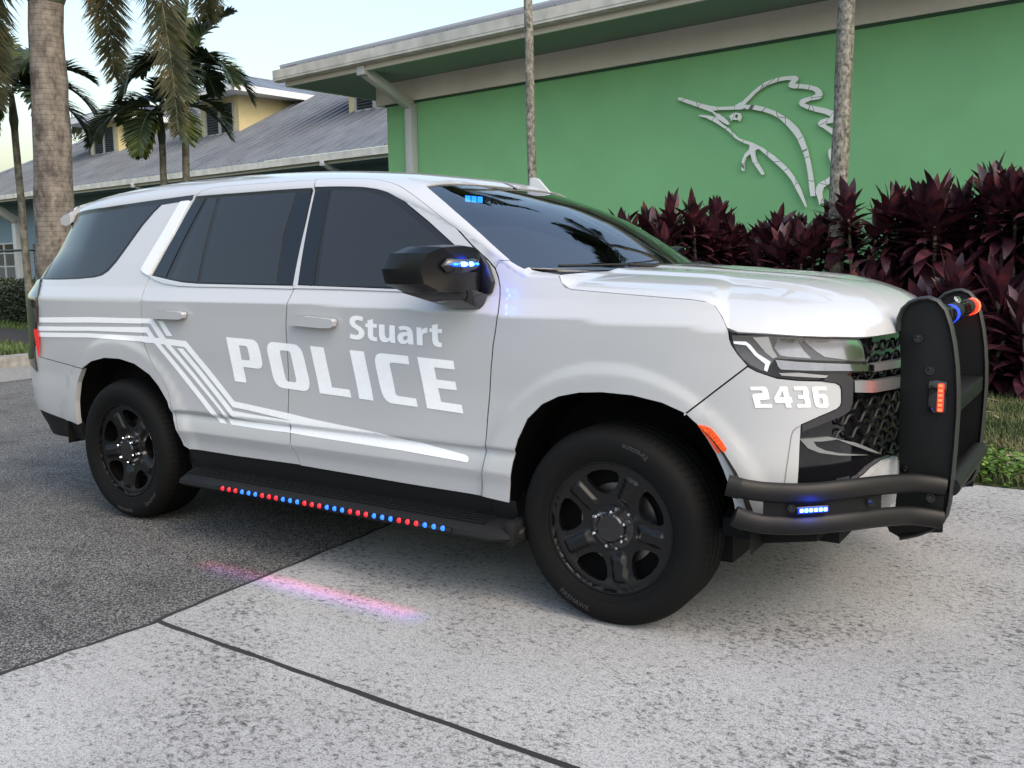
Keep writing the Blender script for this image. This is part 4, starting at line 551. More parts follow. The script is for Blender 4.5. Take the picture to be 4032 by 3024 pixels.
def _glassmat():
    m = bpy.data.materials.new('windscreen glass'); m.use_nodes = True; n = m.node_tree; n.nodes.clear()
    o = n.nodes.new('ShaderNodeOutputMaterial'); g = n.nodes.new('ShaderNodeBsdfGlossy'); t = n.nodes.new('ShaderNodeBsdfTransparent'); x = n.nodes.new('ShaderNodeMixShader')
    g.inputs['Roughness'].default_value = .01; g.inputs['Color'].default_value = (.95, .97, 1, 1); t.inputs['Color'].default_value = (.42, .5, .5, 1)
    f = n.nodes.new('ShaderNodeFresnel'); f.inputs['IOR'].default_value = 2.1
    n.links.new(f.outputs[0], x.inputs[0]); n.links.new(t.outputs[0], x.inputs[1]); n.links.new(g.outputs[0], x.inputs[2]); n.links.new(x.outputs[0], o.inputs[0]); return m
M_wind = _glassmat()

suv = empty('police_suv')
tag(suv, 'white police SUV with black push bumper, Stuart POLICE lettering and flashing blue and red lights', 'police car')
SE = TR['seams']
def rv(l): return l[::-1]
def join(*ls):
    o = []
    for l in ls:
        for p in l:
            if not o or abs(o[-1][0] - p[0]) + abs(o[-1][1] - p[1]) > 2e-3: o.append(tuple(p))
    if abs(o[-1][0] - o[0][0]) + abs(o[-1][1] - o[0][1]) < 2e-3: o.pop()
    return o
def both(name, loops, mat, parents=(None, None), **k):
    a = panel(name, S, loops, mat, parents[0] or suv, **k); b = panel(name, S, loops, mat, parents[1] or suv, mirror=True, **k); return a, b
# dark shell behind every gap
sh0, sh1 = sx(-2.3), sx(2.2)
def arch_gap(wx, r):   # outline that leaves the wheel wells open
    return [(sx(wx + r * math.cos(t)), .40 + r * math.sin(t)) for t in np.linspace(math.pi, 0, 15)]
shell = [(sx(-2.35), .40)] + arch_gap(-WB, .56) + arch_gap(WB, .57) + [(sx(2.15), .40), (sx(2.15), 1.12), (sx(1.6), 1.22), (sx(1.1), 1.33), (sx(1.0), 1.40), (sx(.55), 1.62), (sx(.2), 1.72), (sx(-.7), 1.76), (sx(-2.2), 1.70), (sx(-2.35), 1.3)]
both('inner_shell', [shell], M_dark, off=-.035, skirt=0, res=.12)
# --- doors
fd = both('door', [T['front_door'], T['front_trim']], M_paint, gap=.0036, skirt=.005, res=.045, ky=4.)
rd = both('door', [T['rear_door'], T['rear_trim']], M_paint, gap=.0036, skirt=.005, res=.045, ky=4.)
both('window_trim', [T['front_trim']], M_trim, fd, off=-.004, skirt=.01, res=.05)
both('window_trim', [T['rear_trim']], M_trim, rd, off=-.004, skirt=.01, res=.05)
both('window', [T['front_glass']], M_glass, fd, off=-.001, skirt=.004, res=.05)
both('pillar_cover', [T['b_plate_front']], M_pillar, fd, off=-.0005, skirt=.004, res=.05)
both('window', [T['rear_glass']], M_glass, rd, off=-.001, skirt=.004, res=.05)
both('window', [T['rear_quarter_glass']], M_glass, rd, off=-.001, skirt=.004, res=.05)
both('pillar_cover', [T['c_plate']], M_pillar, rd, off=-.0005, skirt=.004, res=.05)
both('pillar_cover', [T['b_plate_rear']], M_pillar, rd, off=-.0005, skirt=.004, res=.05)
both('belt_strip', [T['belt_strip_front']], M_paint, fd, off=.006, skirt=.008, res=.05)
both('belt_strip', [T['belt_strip_rear']], M_paint, rd, off=.006, skirt=.008, res=.05)
for k, pr_ in (('front', fd), ('rear', rd)):
    hs = both('handle', [T['handle_' + k]], M_paint, pr_, off=.036, skirt=.030, res=.02)
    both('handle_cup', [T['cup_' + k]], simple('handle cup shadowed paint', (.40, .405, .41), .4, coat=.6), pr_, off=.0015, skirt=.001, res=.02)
# --- fender, bumper cover, quarter panel
fen = both('fender', [T['fender']], M_paint, gap=.003, skirt=.006, res=.018)
bum = both('bumper_cover', [T['bumper']], M_paint, gap=.003, skirt=.006, res=.03)
both('marker_lamp', [T['side_marker']], M_amber, bum, off=.004, skirt=.01, res=.02)
both('fin_trim', [T['fin_groove']], simple('grey groove', (.22, .225, .23), .4), bum, off=.0012, skirt=.001, res=.03)
te = T['tail_edge']
qtop = [(T['q_trim'][i]) for i in range(5, 10)]
quarter = join(SE['Rrear'], SE['qarch'], SE['rearseam'], rv(te), [T['q_trim'][0], T['q_trim'][1], T['q_trim'][2], T['q_trim'][3], T['q_trim'][4], T['q_trim'][5]], qtop)
qp = both('quarter_panel', [quarter], M_paint, gap=.003, skirt=.006, res=.020)
both('window_trim', [T['q_trim']], M_trim, qp, off=.0015, skirt=.004, res=.05)
both('window', [T['q_glass']], M_glass, qp, off=.003, skirt=.002, res=.05)
both('pillar_cover', [T['d_plate']], M_pillar, qp, off=.0028, skirt=.002, res=.05)
both('pillar_trim', [T['c_applique']], simple('silver white pillar trim', (.66, .67, .70), .22, coat=1), qp, off=.008, skirt=.008, res=.05)
# --- tail
s_t = te[3][0]; sC = SMIN + .002
tail = [tuple(p) for p in te] + [(s_t - .07, .80), (s_t - .16, .84), (s_t - .22, .95), (s_t - .25, 1.1), (s_t - .24, 1.25), (s_t - .17, 1.345)]
tl = both('tail_lamp', [tail], M_smoke, off=.012, skirt=.03, res=.03)
both('lamp_element', [[(s_t - .005, 1.06), (s_t + .004, 1.0), (s_t - .002, .93), (s_t - .012, .88), (s_t - .03, .93), (s_t - .055, 1.0), (s_t - .06, 1.06)]], M_taillit, tl, off=.014, skirt=.001, res=.03)
both('lamp_element', [[(s_t - .004, 1.25), (s_t + .006, 1.14), (s_t + .004, 1.09), (s_t - .02, 1.09), (s_t - .02, 1.25)]], M_redlens, tl, off=.0145, skirt=.001, res=.03)
gate = [(sC, .86), (s_t - .075, .86), (s_t - .165, .84), (s_t - .225, .95), (s_t - .255, 1.1), (s_t - .245, 1.25), (s_t - .175, 1.35), (sC, 1.35)]
both('tailgate', [gate], M_paint, gap=.002, skirt=.02, res=.06)
rb = join(SE['rearseam'], [(te[-1][0] - .01, te[-1][1]), (s_t - .08, .85), (sC, .85), (sC, .545)], T['rear_bottom'], rv(SE['rarch']))
both('bumper_cover', [rb], M_paint, gap=.002, skirt=.03, res=.05)
vb = T['rear_bottom']
both('valance', [join([(sC, .55)], vb, [(vb[-1][0] - .0, .40), (sC, .36)])], M_blk, off=-.012, skirt=.03, res=.06)
both('rear_window', [[(sC, 1.37), (s_t - .05, 1.37), (sx(-2.36), 1.72), (sC, 1.72)]], M_glass, off=-.01, skirt=.02, res=.06)
# --- roof with the A-pillars
def yfrac(x, y):   # v on the top surface where |y| is reached
    s = float(sx(x)); vs_ = np.linspace(float(ZE(x)), float(ZE(x)) + KT, 400); Y = S(np.full(400, s), vs_)[:, 1]; return float(np.interp(-abs(y), Y, vs_))
ws = TR['sidecurves']['ws']; XH = .485
hd = []
p0 = S(*np.array(ws[0])[:, None])[0]
for i in range(1, 9):
    f = i / 8; x = p0[0] + (XH - p0[0]) * (1 - (1 - f) ** 2); y = p0[1] * (1 - f); hd.append((float(sx(x)), yfrac(x, y) if f < 1 else float(ZE(x)) + KT))
xr = -2.39
rear_edge = [(float(sx(xr - .0)), v) for v in np.linspace(float(ZE(xr)) + .0, float(ZE(xr)) + KT, 7)]
centre = [(float(sx(x)), float(ZE(x)) + KT) for x in np.linspace(xr, XH, 16)[1:-1]]
roofloop = join(rv(SE['Ftop']), SE['Rtop'], rv(qtop), [(float(sx(xr)), T['q_trim'][5][1] + .004)], rear_edge[1:], centre, rv(hd), ws, [SE['hood_rear'][0]])
roof = both('roof', [roofloop], M_paint, gap=.0022, skirt=.006, res=.05)
# spoiler lip at the tail
mb = MB(); yy = np.linspace(-.70, .70, 15); prof = []
for y in yy:
    k = abs(y) / .70; zt = float(S(np.array([float(sx(xr))]), np.array([yfrac(xr, min(abs(y), .66))]))[0][2]); bx = -2.39; ext = .115 - .03 * k * k
    dn = .0 if k < .9 else .02
    prof.append([(bx + .02, y, zt - dn), (bx - .05, y, zt - .008 - dn), (bx - ext, y, zt - .03 - dn), (bx - ext + .005, y, zt - .062 - dn), (bx - .03, y, zt - .075 - dn), (bx + .02, y, zt - .06 - dn)])
V = [p for r in prof for p in r]; m = 6; F = []
for i in range(len(yy) - 1):
    for j in range(m): F.append((i * m + j, i * m + (j + 1) % m, (i + 1) * m + (j + 1) % m, (i + 1) * m + j))
F += [tuple(range(m)), tuple(range((len(yy) - 1) * m, len(yy) * m))[::-1]]
mb.add(V, F).build('spoiler', M_paint, suv, smooth=True, angle=35)
# roof aerial
mb = MB(); fin = [(0, 0), (.16, -.018), (.085, .062), (.06, .07), (.03, .07), (.028, .012), (0, .008)]
mb.prism(fin, lambda a, b: (.33 + a, .335, 1.815 + b), lambda a, b: (.33 + a, .355, 1.815 + b)).build('aerial', M_paint, suv, bevel=.006)
# --- windscreen
sidec = np.array([S(*np.array(p)[:, None])[0] for p in (list(ws) + list(SE['hood_rear'][1:4]))]); sidec[-1] = (1.125, -.868, 1.392)
dl = np.r_[0, np.cumsum(np.linalg.norm(np.diff(sidec, axis=0), axis=1))]; dl /= dl[-1]
hdp = np.vstack([p0[None], S(np.array([p[0] for p in hd]), np.array([p[1] for p in hd]))])
def Wd(a, b):   # a -1..1 across, b 0 top .. 1 bottom
    a = np.asarray(a, float); b = np.asarray(b, float)
    r = np.stack([np.interp(b, dl, sidec[:, i]) for i in range(3)], -1)
    k = 1 - np.abs(a)
    hx = np.interp(k, np.linspace(0, 1, len(hdp)), hdp[:, 0]) - hdp[0, 0]; hz = np.interp(k, np.linspace(0, 1, len(hdp)), hdp[:, 2]) - hdp[0, 2]
    q = 1 - a * a
    x = r[..., 0] + hx * (1 - b) + b * .285 * q + .03 * q * np.sin(np.pi * b); z = r[..., 2] + hz * (1 - b) - .018 * b * q + .045 * q * np.sin(np.pi * b)
    return np.stack([x, r[..., 1] * -a, z], -1)
rect = lambda a0, a1, b0, b1: [(a0, b0), (a1, b0), (a1, b1), (a0, b1)]
def Wd2(a, b): return Wd(a, b)
wsc = panel('windscreen', Wd2, [rect(-1, 1, 0, 1)], M_wind, suv, off=-.006, skirt=0, res=.05, out=1)
wf = panel('windscreen_frame', Wd2, [rect(-1, 1, 0, 1), rect(-.955, .955, .035, .93)], M_trim, suv, off=-.010, skirt=0, res=.05, out=1)
# cowl
mb = MB(); n = 21; V = []; F = []
for i in range(n):
    a = -1 + 2 * i / (n - 1); p = Wd(np.array([a]), np.array([.955]))[0]; q = p + np.array([.16, 0, -.012]); V += [tuple(p - [0, 0, .012]), tuple(q - [0, 0, .03]), tuple(q - [0, 0, .12])]
for i in range(n - 1):
    for j in range(2): F.append((i * 3 + j, i * 3 + j + 1, i * 3 + j + 4, i * 3 + j + 3))
mb.add(V, F).build('cowl', M_blk, suv, smooth=True)
mb = MB()
for a0, a1 in ((-.05, -.86), (.75, .0)):
    pts = [tuple(Wd(np.array([a0 + (a1 - a0) * t]), np.array([.955 - .012 * math.sin(math.pi * t)]))[0] + np.array([.012, 0, .012])) for t in np.linspace(0, 1, 9)]
    mb.tube(pts, .0065, 6)
    mb.tube([pts[4], tuple(np.array(pts[4]) * .5 + np.array(pts[0]) * .5 + np.array([.05, 0, -.012])), tuple(np.array(pts[0]) + np.array([.07, 0, -.035]))], .009, 6)
mb.build('wiper', M_blk, suv, smooth=True)
stk = panel('sticker', S, [T['sticker']], simple('pale green sticker', (.45, .62, .52), .4), suv, off=.0, skirt=0, res=.03)
mb = MB(); sp = [Wd(np.array([a]), np.array([b]))[0] + np.array([.004, 0, .006]) for a, b in ((.905, .40), (.905, .52), (.845, .52), (.845, .40))]
COL.objects.unlink(stk); bpy.data.objects.remove(stk)
mb.add(sp, [(0, 1, 2, 3)]).build('sticker', simple('pale green window sticker', (.42, .6, .5), .4), wsc)
# --- bonnet
hs_ = [tuple(p) for p in SE['hood_seam']] + [tuple(p) for p in SE['hood_lip'][1:]]
hs_ += [(SMAX - .15, hs_[-1][1] + .001), (SMAX, hs_[-1][1] + .001)]
E_ = S(np.array([p[0] for p in hs_]), np.array([p[1] for p in hs_])); E_[-1, 1] = 0
ed = np.r_[0, np.cumsum(np.linalg.norm(np.diff(E_, axis=0), axis=1))]; ed /= ed[-1]
def H(a, b):
    a = np.clip(np.asarray(a, float), 0, 1); b = np.asarray(b, float)
    e = np.stack([np.interp(a, ed, E_[:, i]) for i in range(3)], -1)
    t = sm(.0, 1.0, a) * .55 + a * .45
    spx = 1.42 + .70 * t; spz = 1.386 - .064 * t
    x = e[..., 0] + (spx - e[..., 0]) * b; y = e[..., 1] * (1 - b)
    f = (1 - np.clip(1 - b, 0, 1) ** 3.2) ** (1 / 1.5)
    z = e[..., 2] + (spz - e[..., 2]) * f
    dome = (1 - sm(.50, .60, np.abs(y))) * .014 * (1 - sm(2.1, 2.4, x)) + (1 - sm(.24, .30, np.abs(y))) * .008 * (1 - sm(2.0, 2.35, x))
    return np.stack([x, y, z + dome * f], -1)
H0 = lambda a, b: H(a, b)
for mir in (False, True):
    panel('bonnet', H0, [rect(.002, 1, 0, 1)], M_paint, suv, off=0, skirt=.02, res=.025, mirror=mir, out=-1)
# --- lamps
hl = both('headlight', [T['headlight']], M_smoke, off=-.012, skirt=.03, res=.03)
both('lens', [T['headlight_lens']], simple('headlamp bowl', (.20, .20, .21), .12, metal=.7, coat=1), hl, off=-.006, skirt=.004, res=.03)
both('reflector', [T['lamp_a']], M_reflector, hl, off=-.004, skirt=.003, res=.02)
both('reflector', [T['lamp_b']], M_reflector, hl, off=-.003, skirt=.003, res=.02)
both('reflector', [T['lamp_c']], M_clear, hl, off=-.004, skirt=.003, res=.02)
both('light_guide', [T['lamp_drl']], M_drl, hl, off=-.002, skirt=.004, res=.02)
both('light_guide', [T['drl_low']], M_clear, hl, off=.0, skirt=.004, res=.02)
both('chrome_strip', [T['chrome_low']], M_chrome, hl, off=.006, skirt=.012, res=.03)
# --- grille
def ext(l, n): return l
gl = [(p[0], p[1]) for p in T['grille_edge'][:-2]]
s_g0 = min(p[0] for p in gl)
grl = join(gl[:9], [(gl[8][0] + .03, .70), (SMAX - .001, .62), (SMAX - .001, 1.145)])
g_ = both('grille', [grl], M_gloss, off=-.055, skirt=.0, res=.06)
mb = MB()
def Sp(s, v, o): s = np.atleast_1d(np.asarray(s, float)); v = np.atleast_1d(np.asarray(v, float)); P = np.stack([s, v], 1); return S(s, v) + nrm(S, P) * o
rows = np.arange(.63, 1.14, .052); L0 = np.array(grl)
for ri, v in enumerate(rows):
    seg = []; k = 0
    for s in np.arange(s_g0 - .01, SMAX + .001, .0125):
        ph = ((s / .105) + (ri % 2) * .5) % 1; tri = min(1, max(-1, (abs(ph * 2 - 1) * 2 - 1) * 2.6))
        vv = v + .015 * tri
        ok = inside(np.array([[s, vv]]), [grl])[0]
        if ok: seg.append(tuple(Sp(min(s, SMAX - .001), vv, -.042)[0]))
        if (not ok or s + .0125 > SMAX) and len(seg) > 1:
            mb.tube(seg, .0060, 5, up=(0, 0, 1)); mb.tube([(p[0], -p[1], p[2]) for p in seg], .0065, 5, up=(0, 0, 1))
        if not ok: seg = []
mb.build('grille_mesh', simple('grille mesh black', (.004, .004, .005), .45, spec=.25), g_[0], smooth=True)
def bar(pts, o, mat, name):
    q = [tuple(p) for p in pts]; both(name, [q], mat, off=o, skirt=.03, res=.03)
bt_ = T['bar_top']; bar([bt_[0], (SMAX - .001, bt_[1][1]), (SMAX - .001, bt_[2][1]), bt_[3]], .0, M_chrome2, 'chrome_bar')
bm_ = T['bar_mid']; bar([bm_[0], bm_[1], bm_[2], (SMAX - .001, bm_[3][1]), (SMAX - .001, bm_[4][1]), bm_[5], bm_[6]], .006, M_chrome2, 'chrome_bar')
both('grille_surround', [T['frame_trim']], M_satin, off=.004, skirt=.03, res=.03)
le = T['lower_edge']; bf = SE['bfin']
low = join([tuple(bf[0]), tuple(le[0]), tuple(le[1]), tuple(le[2]), tuple(le[3])], [(SMAX - .001, .62), (SMAX - .001, .40), (bf[-1][0] + .1, .40)], rv(bf[1:]))
both('lower_fascia', [low], M_gloss, off=-.030, skirt=.02, res=.04)
both('fascia_trim', [T['wing']], M_grey, off=-.018, skirt=.012, res=.03)  # highlights on the gloss fascia, drawn as light grey pieces here and below
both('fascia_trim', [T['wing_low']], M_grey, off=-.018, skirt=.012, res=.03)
both('bumper_insert', [T['white_low']], M_paint, off=-.008, skirt=.02, res=.03)
# --- rocker and skid
rk = join(rv(SE['Rbot']), [])
rocker = [(SE['qarch'][0][0] - .02, .47)] + [(p[0], p[1] + .006) for p in SE['Rbot']] + [(p[0], p[1] + .006) for p in rv(SE['Fbot'])][1:] + [(sx(1.10), .445), (sx(1.11), .30), (sx(-1.0), .30)]
both('rocker', [rocker], M_blk, off=-.012, skirt=.0, res=.08)
mb = MB()
mb.box((0, 0, .34), (3.9, 1.5, .16)); mb.box((2.10, 0, .435), (.5, 1.5, .07)); mb.prism([(1.95, .40), (2.12, .395), (2.30, .43), (2.30, .47), (1.95, .47)], lambda a, b: (a, -.86, b), lambda a, b: (a, .86, b))
mb.box((-2.3, 0, .46), (.5, 1.5, .16)); mb.box((-.7, 0, .85), (3.2, 1.5, .85)); mb.box((1.5, 0, .75), (1.5, 1.0, .75))
mb.build('underbody', M_dark, suv)
# wheel wells
for wx in (WB, -WB):
    for sg in (-1, 1):
        mb = MB(); n = 24; V = []; F = []
        for i in range(n + 1):
            t = math.pi * 1.01 - i / n * math.pi * 1.02; r = .565
            V += [(wx + r * math.cos(t), sg * .985, .40 + r * math.sin(t)), (wx + r * math.cos(t), sg * .55, .40 + r * math.sin(t))]
        for i in range(n): F.append((2 * i, 2 * i + 1, 2 * i + 3, 2 * i + 2))
        V += [(wx, sg * .55, .40)]; F += [(2 * i + 1, 2 * n + 2, 2 * i + 3) for i in range(n)]
        mb.add(V, F).build('wheel_well', M_dark, suv)
# --- lettering: flat vinyl on the panels
LT = TR['letters']
M_num = simple('white reflective numerals', (.86, .87, .88), .4, spec=.4)
for word in ('POLICE', 'Stuart', '2436', 'stripe'):
    parts = []
    for loops in LT[word]:
        parts.append(panel('t', S, loops, M_num if word == '2436' else M_vinyl, suv, off=.0022, skirt=0, res=.045, ky=4.))
    # join the letters of one word into one mesh
    V = []; F = []; N = []
    for o in parts:
        k = len(V); me = o.data; V += [tuple(v.co) for v in me.vertices]; F += [tuple(i + k for i in p.vertices) for p in me.polygons]
        nn = {}
        for l, q in zip(me.loops, me.corner_normals): nn[l.vertex_index] = tuple(q.vector)
        N += [nn.get(i, (0, -1, 0)) for i in range(len(me.vertices))]
        mt = me.materials[0]; bpy.data.objects.remove(o)
    o = obj({'stripe': 'stripe_graphic'}.get(word, 'lettering'), V, F, mt, suv, True, N)
    if word != 'stripe': o['label'] = 'white lettering reading ' + word

# ------------------------------------------------------------------ wheels
def sup(t, r, e): return r
def rim_surface():
    def f(u, v):
        u = np.asarray(u, float); v = np.asarray(v, float); r = np.hypot(u, v); t = np.arctan2(v, u)
        k = ((t - R(137)) / R(72)); k = np.abs(k - np.round(k)) * R(72)          # angle from the nearest spoke
        d = np.interp(r, [0, .10, .125, .21, .235, .248, .256, .262, .268], [.036, .036, .032, .020, .012, .010, .012, .005, .0])
        ridge = np.clip(1 - (k * r) / .034, 0, 1); ridge = np.clip(ridge * 2.2, 0, 1)
        d = d - ridge * .016 * sm(.10, .13, r) * (1 - sm(.21, .226, r))
        return np.stack([u, d, v], -1)
    return f
def make_wheel(rz, steel):
    w_ = MB()
    # tyre: outside at y = 0 (negative outward), body to +.275
    prof = [(.262, .012), (.268, -.004), (.285, -.014), (.318, -.024), (.350, -.024), (.368, -.016), (.382, -.002), (.392, .016), (.398, .034)]
    g0 = .050
    for gy in (.052, .098, .150, .196):
        prof += [(.4015, gy - .004), (.4015, gy), (.393, gy + .001), (.393, gy + .010), (.4015, gy + .011)]
    prof += [(.398, .226), (.392, .244), (.380, .262), (.35, .276), (.30, .27), (.262, .25)]
    w_.lathe(prof, n=96)
    return w_
M_tyre, _n, _b = new_mat('tyre rubber with tread sipes')
setp(_b, Base_Color=(.0045, .0045, .0045), Roughness=.75, Specular_IOR_Level=.16)
_tc = _n.nodes.new('ShaderNodeTexCoord'); _sp = _n.nodes.new('ShaderNodeSeparateXYZ'); _n.links.new(_tc.outputs['Object'], _sp.inputs[0])
def mth(n, op, a, b=None):
    x = n.nodes.new('ShaderNodeMath'); x.operation = op
    for s, v in ((x.inputs[0], a), (x.inputs[1], b)):
        if v is None: continue
        if isinstance(v, bpy.types.NodeSocket): n.links.new(v, s)
        else: s.default_value = v
    return x.outputs[0]
_ang = mth(_n, 'ARCTAN2', _sp.outputs[2], _sp.outputs[0]); _yy = mth(_n, 'MULTIPLY', _sp.outputs[1], 6.0)
_f = mth(_n, 'FRACT', mth(_n, 'ADD', mth(_n, 'MULTIPLY', _ang, 76 / (2 * math.pi)), _yy)); _cut = mth(_n, 'GREATER_THAN', _f, .80)
_r = mth(_n, 'SQRT', mth(_n, 'ADD', mth(_n, 'MULTIPLY', _sp.outputs[0], _sp.outputs[0]), mth(_n, 'MULTIPLY', _sp.outputs[2], _sp.outputs[2])))
_m = mth(_n, 'GREATER_THAN', _r, .386); _h = mth(_n, 'SUBTRACT', 1.0, mth(_n, 'MULTIPLY', _cut, _m))
_ring = mth(_n, 'SINE', mth(_n, 'MULTIPLY', _r, 900.)); _ringm = mth(_n, 'MULTIPLY', mth(_n, 'LESS_THAN', _r, .30), .12)
_h2 = mth(_n, 'ADD', _h, mth(_n, 'MULTIPLY', _ring, _ringm))
bump(_n, _h2, _b, 1.0, .008)
_c = mix(_n, mth(_n, 'MULTIPLY', _cut, _m), (.0048, .0048, .005), (.0012, .0012, .0012)); _n.links.new(_c, _b.inputs['Base Color'])
rimf = rim_surface()
circ_ = [(.2675 * math.cos(t), .2675 * math.sin(t)) for t in np.linspace(0, 2 * math.pi, 72, endpoint=False)]
def win(t0):
    o = []
    for r, dt in ((.136, -.12), (.131, 0), (.136, .12), (.147, .22), (.172, .31), (.205, .345), (.224, .31), (.231, .18), (.232, 0), (.231, -.18), (.224, -.31), (.205, -.345), (.172, -.31), (.147, -.22)):
        o.append((r * math.cos(t0 + dt), r * math.sin(t0 + dt)))
    return o
wins = [win(R(101 + 72 * i)) for i in range(5)]
def text_mesh(body, size, extr=.0006):
    c = bpy.data.curves.new('txt', 'FONT'); c.body = body; c.size = size; c.align_x = 'CENTER'; c.extrude = extr; c.resolution_u = 2
    o = bpy.data.objects.new('txt', c); COL.objects.link(o); bpy.context.view_layer.update()
    me = bpy.data.meshes.new_from_object(o); V = [tuple(v.co) for v in me.vertices]; F = [tuple(p.vertices) for p in me.polygons]
    bpy.data.objects.remove(o); bpy.data.curves.remove(c); bpy.data.meshes.remove(me); return V, F
M_rub_text = simple('raised tyre lettering', (.035, .035, .036), .6)
def wheel(x, side, steer, spin, txt):
    # hierarchy: suv > wheel (tyre mesh) > rim, hub ...
    ty = make_wheel(0, None).build('wheel', M_tyre, suv, smooth=True, angle=30)
    ty.location = (x, side * .985, .395); ty.rotation_euler = (0, 0, steer)
    if side > 0: ty.rotation_euler = (0, 0, math.pi + steer)
    rot = Matrix.Rotation(spin, 4, 'Y')
    rm = panel('rim', rimf, [circ_] + wins, M_rim, ty, off=0, skirt=.028, res=.010, out=-1); rm.matrix_local = rot
    mb = MB(); mb.lathe([(.268, .0), (.266, -.006), (.262, -.007), (.258, .0)], n=64); mb.lathe([(.0, .11), (.262, .11), (.262, .012)], n=48)
    br = mb.build('rim_barrel', M_dark, ty, smooth=True)
    mb = MB(); mb.lathe([(.0, .085), (.165, .085), (.165, .105), (0, .105)], n=40); mb.build('brake_disc', simple('brake disc steel', (.18, .17, .165), .35, metal=.9), ty, smooth=True, angle=30)
    mb = MB(); mb.lathe([(0, .000), (.052, .000), (.058, .006), (.062, .05)], n=40); mb.lathe([(.06, .030), (.088, .034), (.094, .05)], n=40)
    hb = mb.build('hub_cap', M_gloss, ty, smooth=True, angle=25)
    lug = None; stud = None
    for i in range(9):
        t = R(82 + 60 * i) + spin if i < 6 else R(40 + 120 * i)
        if i == 0: mb = MB(); mb.lathe([(.0, -.012), (.006, -.010), (.0105, .0), (.0115, .03)], n=6); lug = q = mb.build('lug_nut', M_chrome, ty, smooth=True, angle=20)
        elif i == 6: mb = MB(); mb.lathe([(.0, -.004), (.006, 0), (.006, .02)], n=8); stud = q = mb.build('stud', M_grey, ty, smooth=True, angle=20)
        else: q = dup(lug if i < 6 else stud, ty)
        r_ = .070 if i < 6 else .088; q.location = (r_ * math.cos(t), .0 if i < 6 else .026, r_ * math.sin(t))
    if txt:
        mb = MB()
        for body, a0, rad, size in txt:
            V, F = text_mesh(body, size); W_ = []
            for a, b, c in V:
                t = a0 + a / rad; r = rad - b; yb = np.interp(r, [.285, .318, .350, .368, .382], [-.014, -.024, -.024, -.016, -.002]); W_.append((r * math.cos(t), yb - .0012 - c, r * math.sin(t)))
            mb.add(W_, F)
        mb.build('tyre_lettering', M_rub_text, ty)
    return ty
wheel(WB, -1, R(1.8), 0., [('FIREHAWK', R(-115), .352, .030), ('Firestone', R(70), .352, .03)])
wheel(-WB, -1, 0., R(20), [('Firestone', R(-48), .352, .034), ('FIREHAWK', R(-92), .352, .030)])
wheel(WB, 1, R(1.8), R(10), None); wheel(-WB, 1, 0., R(33), None)

# ------------------------------------------------------------------ running board with the strip of diodes
for sg in (-1, 1):
    mb = MB(); prf = [(-.90, .365), (-1.06, .352), (-1.095, .342), (-1.118, .330), (-1.122, .312), (-1.10, .296), (-.95, .29), (-.90, .30)]
    st = [(-.98, .90), (-.90, 1.0), (-.2, 1.), (.6, 1.), (1.06, 1.), (1.13, .97), (1.16, .93)]
    V = []; F = []; m = len(prf)
    for x, k in st: V += [(x, sg * (-(.90 + (-y - .90) * (1 if k == 1 else (k * 6 - 5 if k > .9 else .4)))), z) for y, z in prf]
    for i in range(len(st) - 1):
        for j in range(m): F.append((i * m + j, i * m + (j + 1) % m, (i + 1) * m + (j + 1) % m, (i + 1) * m + j))
    F += [tuple(range(m)), tuple(range((len(st) - 1) * m, len(st) * m))[::-1]]
    mb.add(V, F)
    for i in range(5): mb.box((.05, sg * (-.955 - i * .026), .3655 - i * .0022), (1.9, .010, .006))
    rbd = mb.build('running_board', M_blk, suv, smooth=True, angle=30)
    for bx in (-.75, .1, .95): pass
    if sg < 0:
        mb = MB(); mb.box((.14, -1.126, .326), (1.46, .010, .016)); strip = mb.build('light_strip', M_gloss, rbd)
        dia = {}
        for i in range(30):
            red = (i // 3) % 2 == 0; x = -.55 + i * (1.378 / 29)
            if red not in dia:
                mb = MB(); mb.lathe([(.0, -.0075), (.008, -.0055), (.0115, 0), (.0115, .004)], n=10)
                d = mb.build('diode', M_ledr if red else M_ledb, rbd, smooth=True); dia[red] = d
            else: d = dup(dia[red], rbd)
            d.location = (x, -1.131, .327)
        for col, dx, e in (((1, .05, .14), -.02, .20), ((.16, .22, 1), .05, .18)):
            l = bpy.data.lights.new('strip_light', 'AREA'); l.shape = 'RECTANGLE'; l.size = 1.30; l.size_y = .006; l.energy = e; l.color = col; l.spread = R(24)
            lo = bpy.data.objects.new('strip_light', l); COL.objects.link(lo); lo.parent = rbd; lo.location = (.16 + dx, -1.14, .325)
            d = Vector((0, -.17 - (.03 if dx > 0 else 0), -.33)); lo.rotation_euler = d.to_track_quat('-Z', 'Y').to_euler()
            # keep the long side along the car
            zq = -d.normalized(); xq = Vector((1, 0, 0)); yq = zq.cross(xq); lo.matrix_local = Matrix(((xq.x, yq.x, zq.x, .16 + dx), (xq.y, yq.y, zq.y, -1.14), (xq.z, yq.z, zq.z, .325), (0, 0, 0, 1)))
    hanger = MB()
    for x in (1.125,): hanger.box((x, sg * -.99, .33), (.05, .18, .10))
    hanger.build('board_end', M_blk, rbd, bevel=.012)

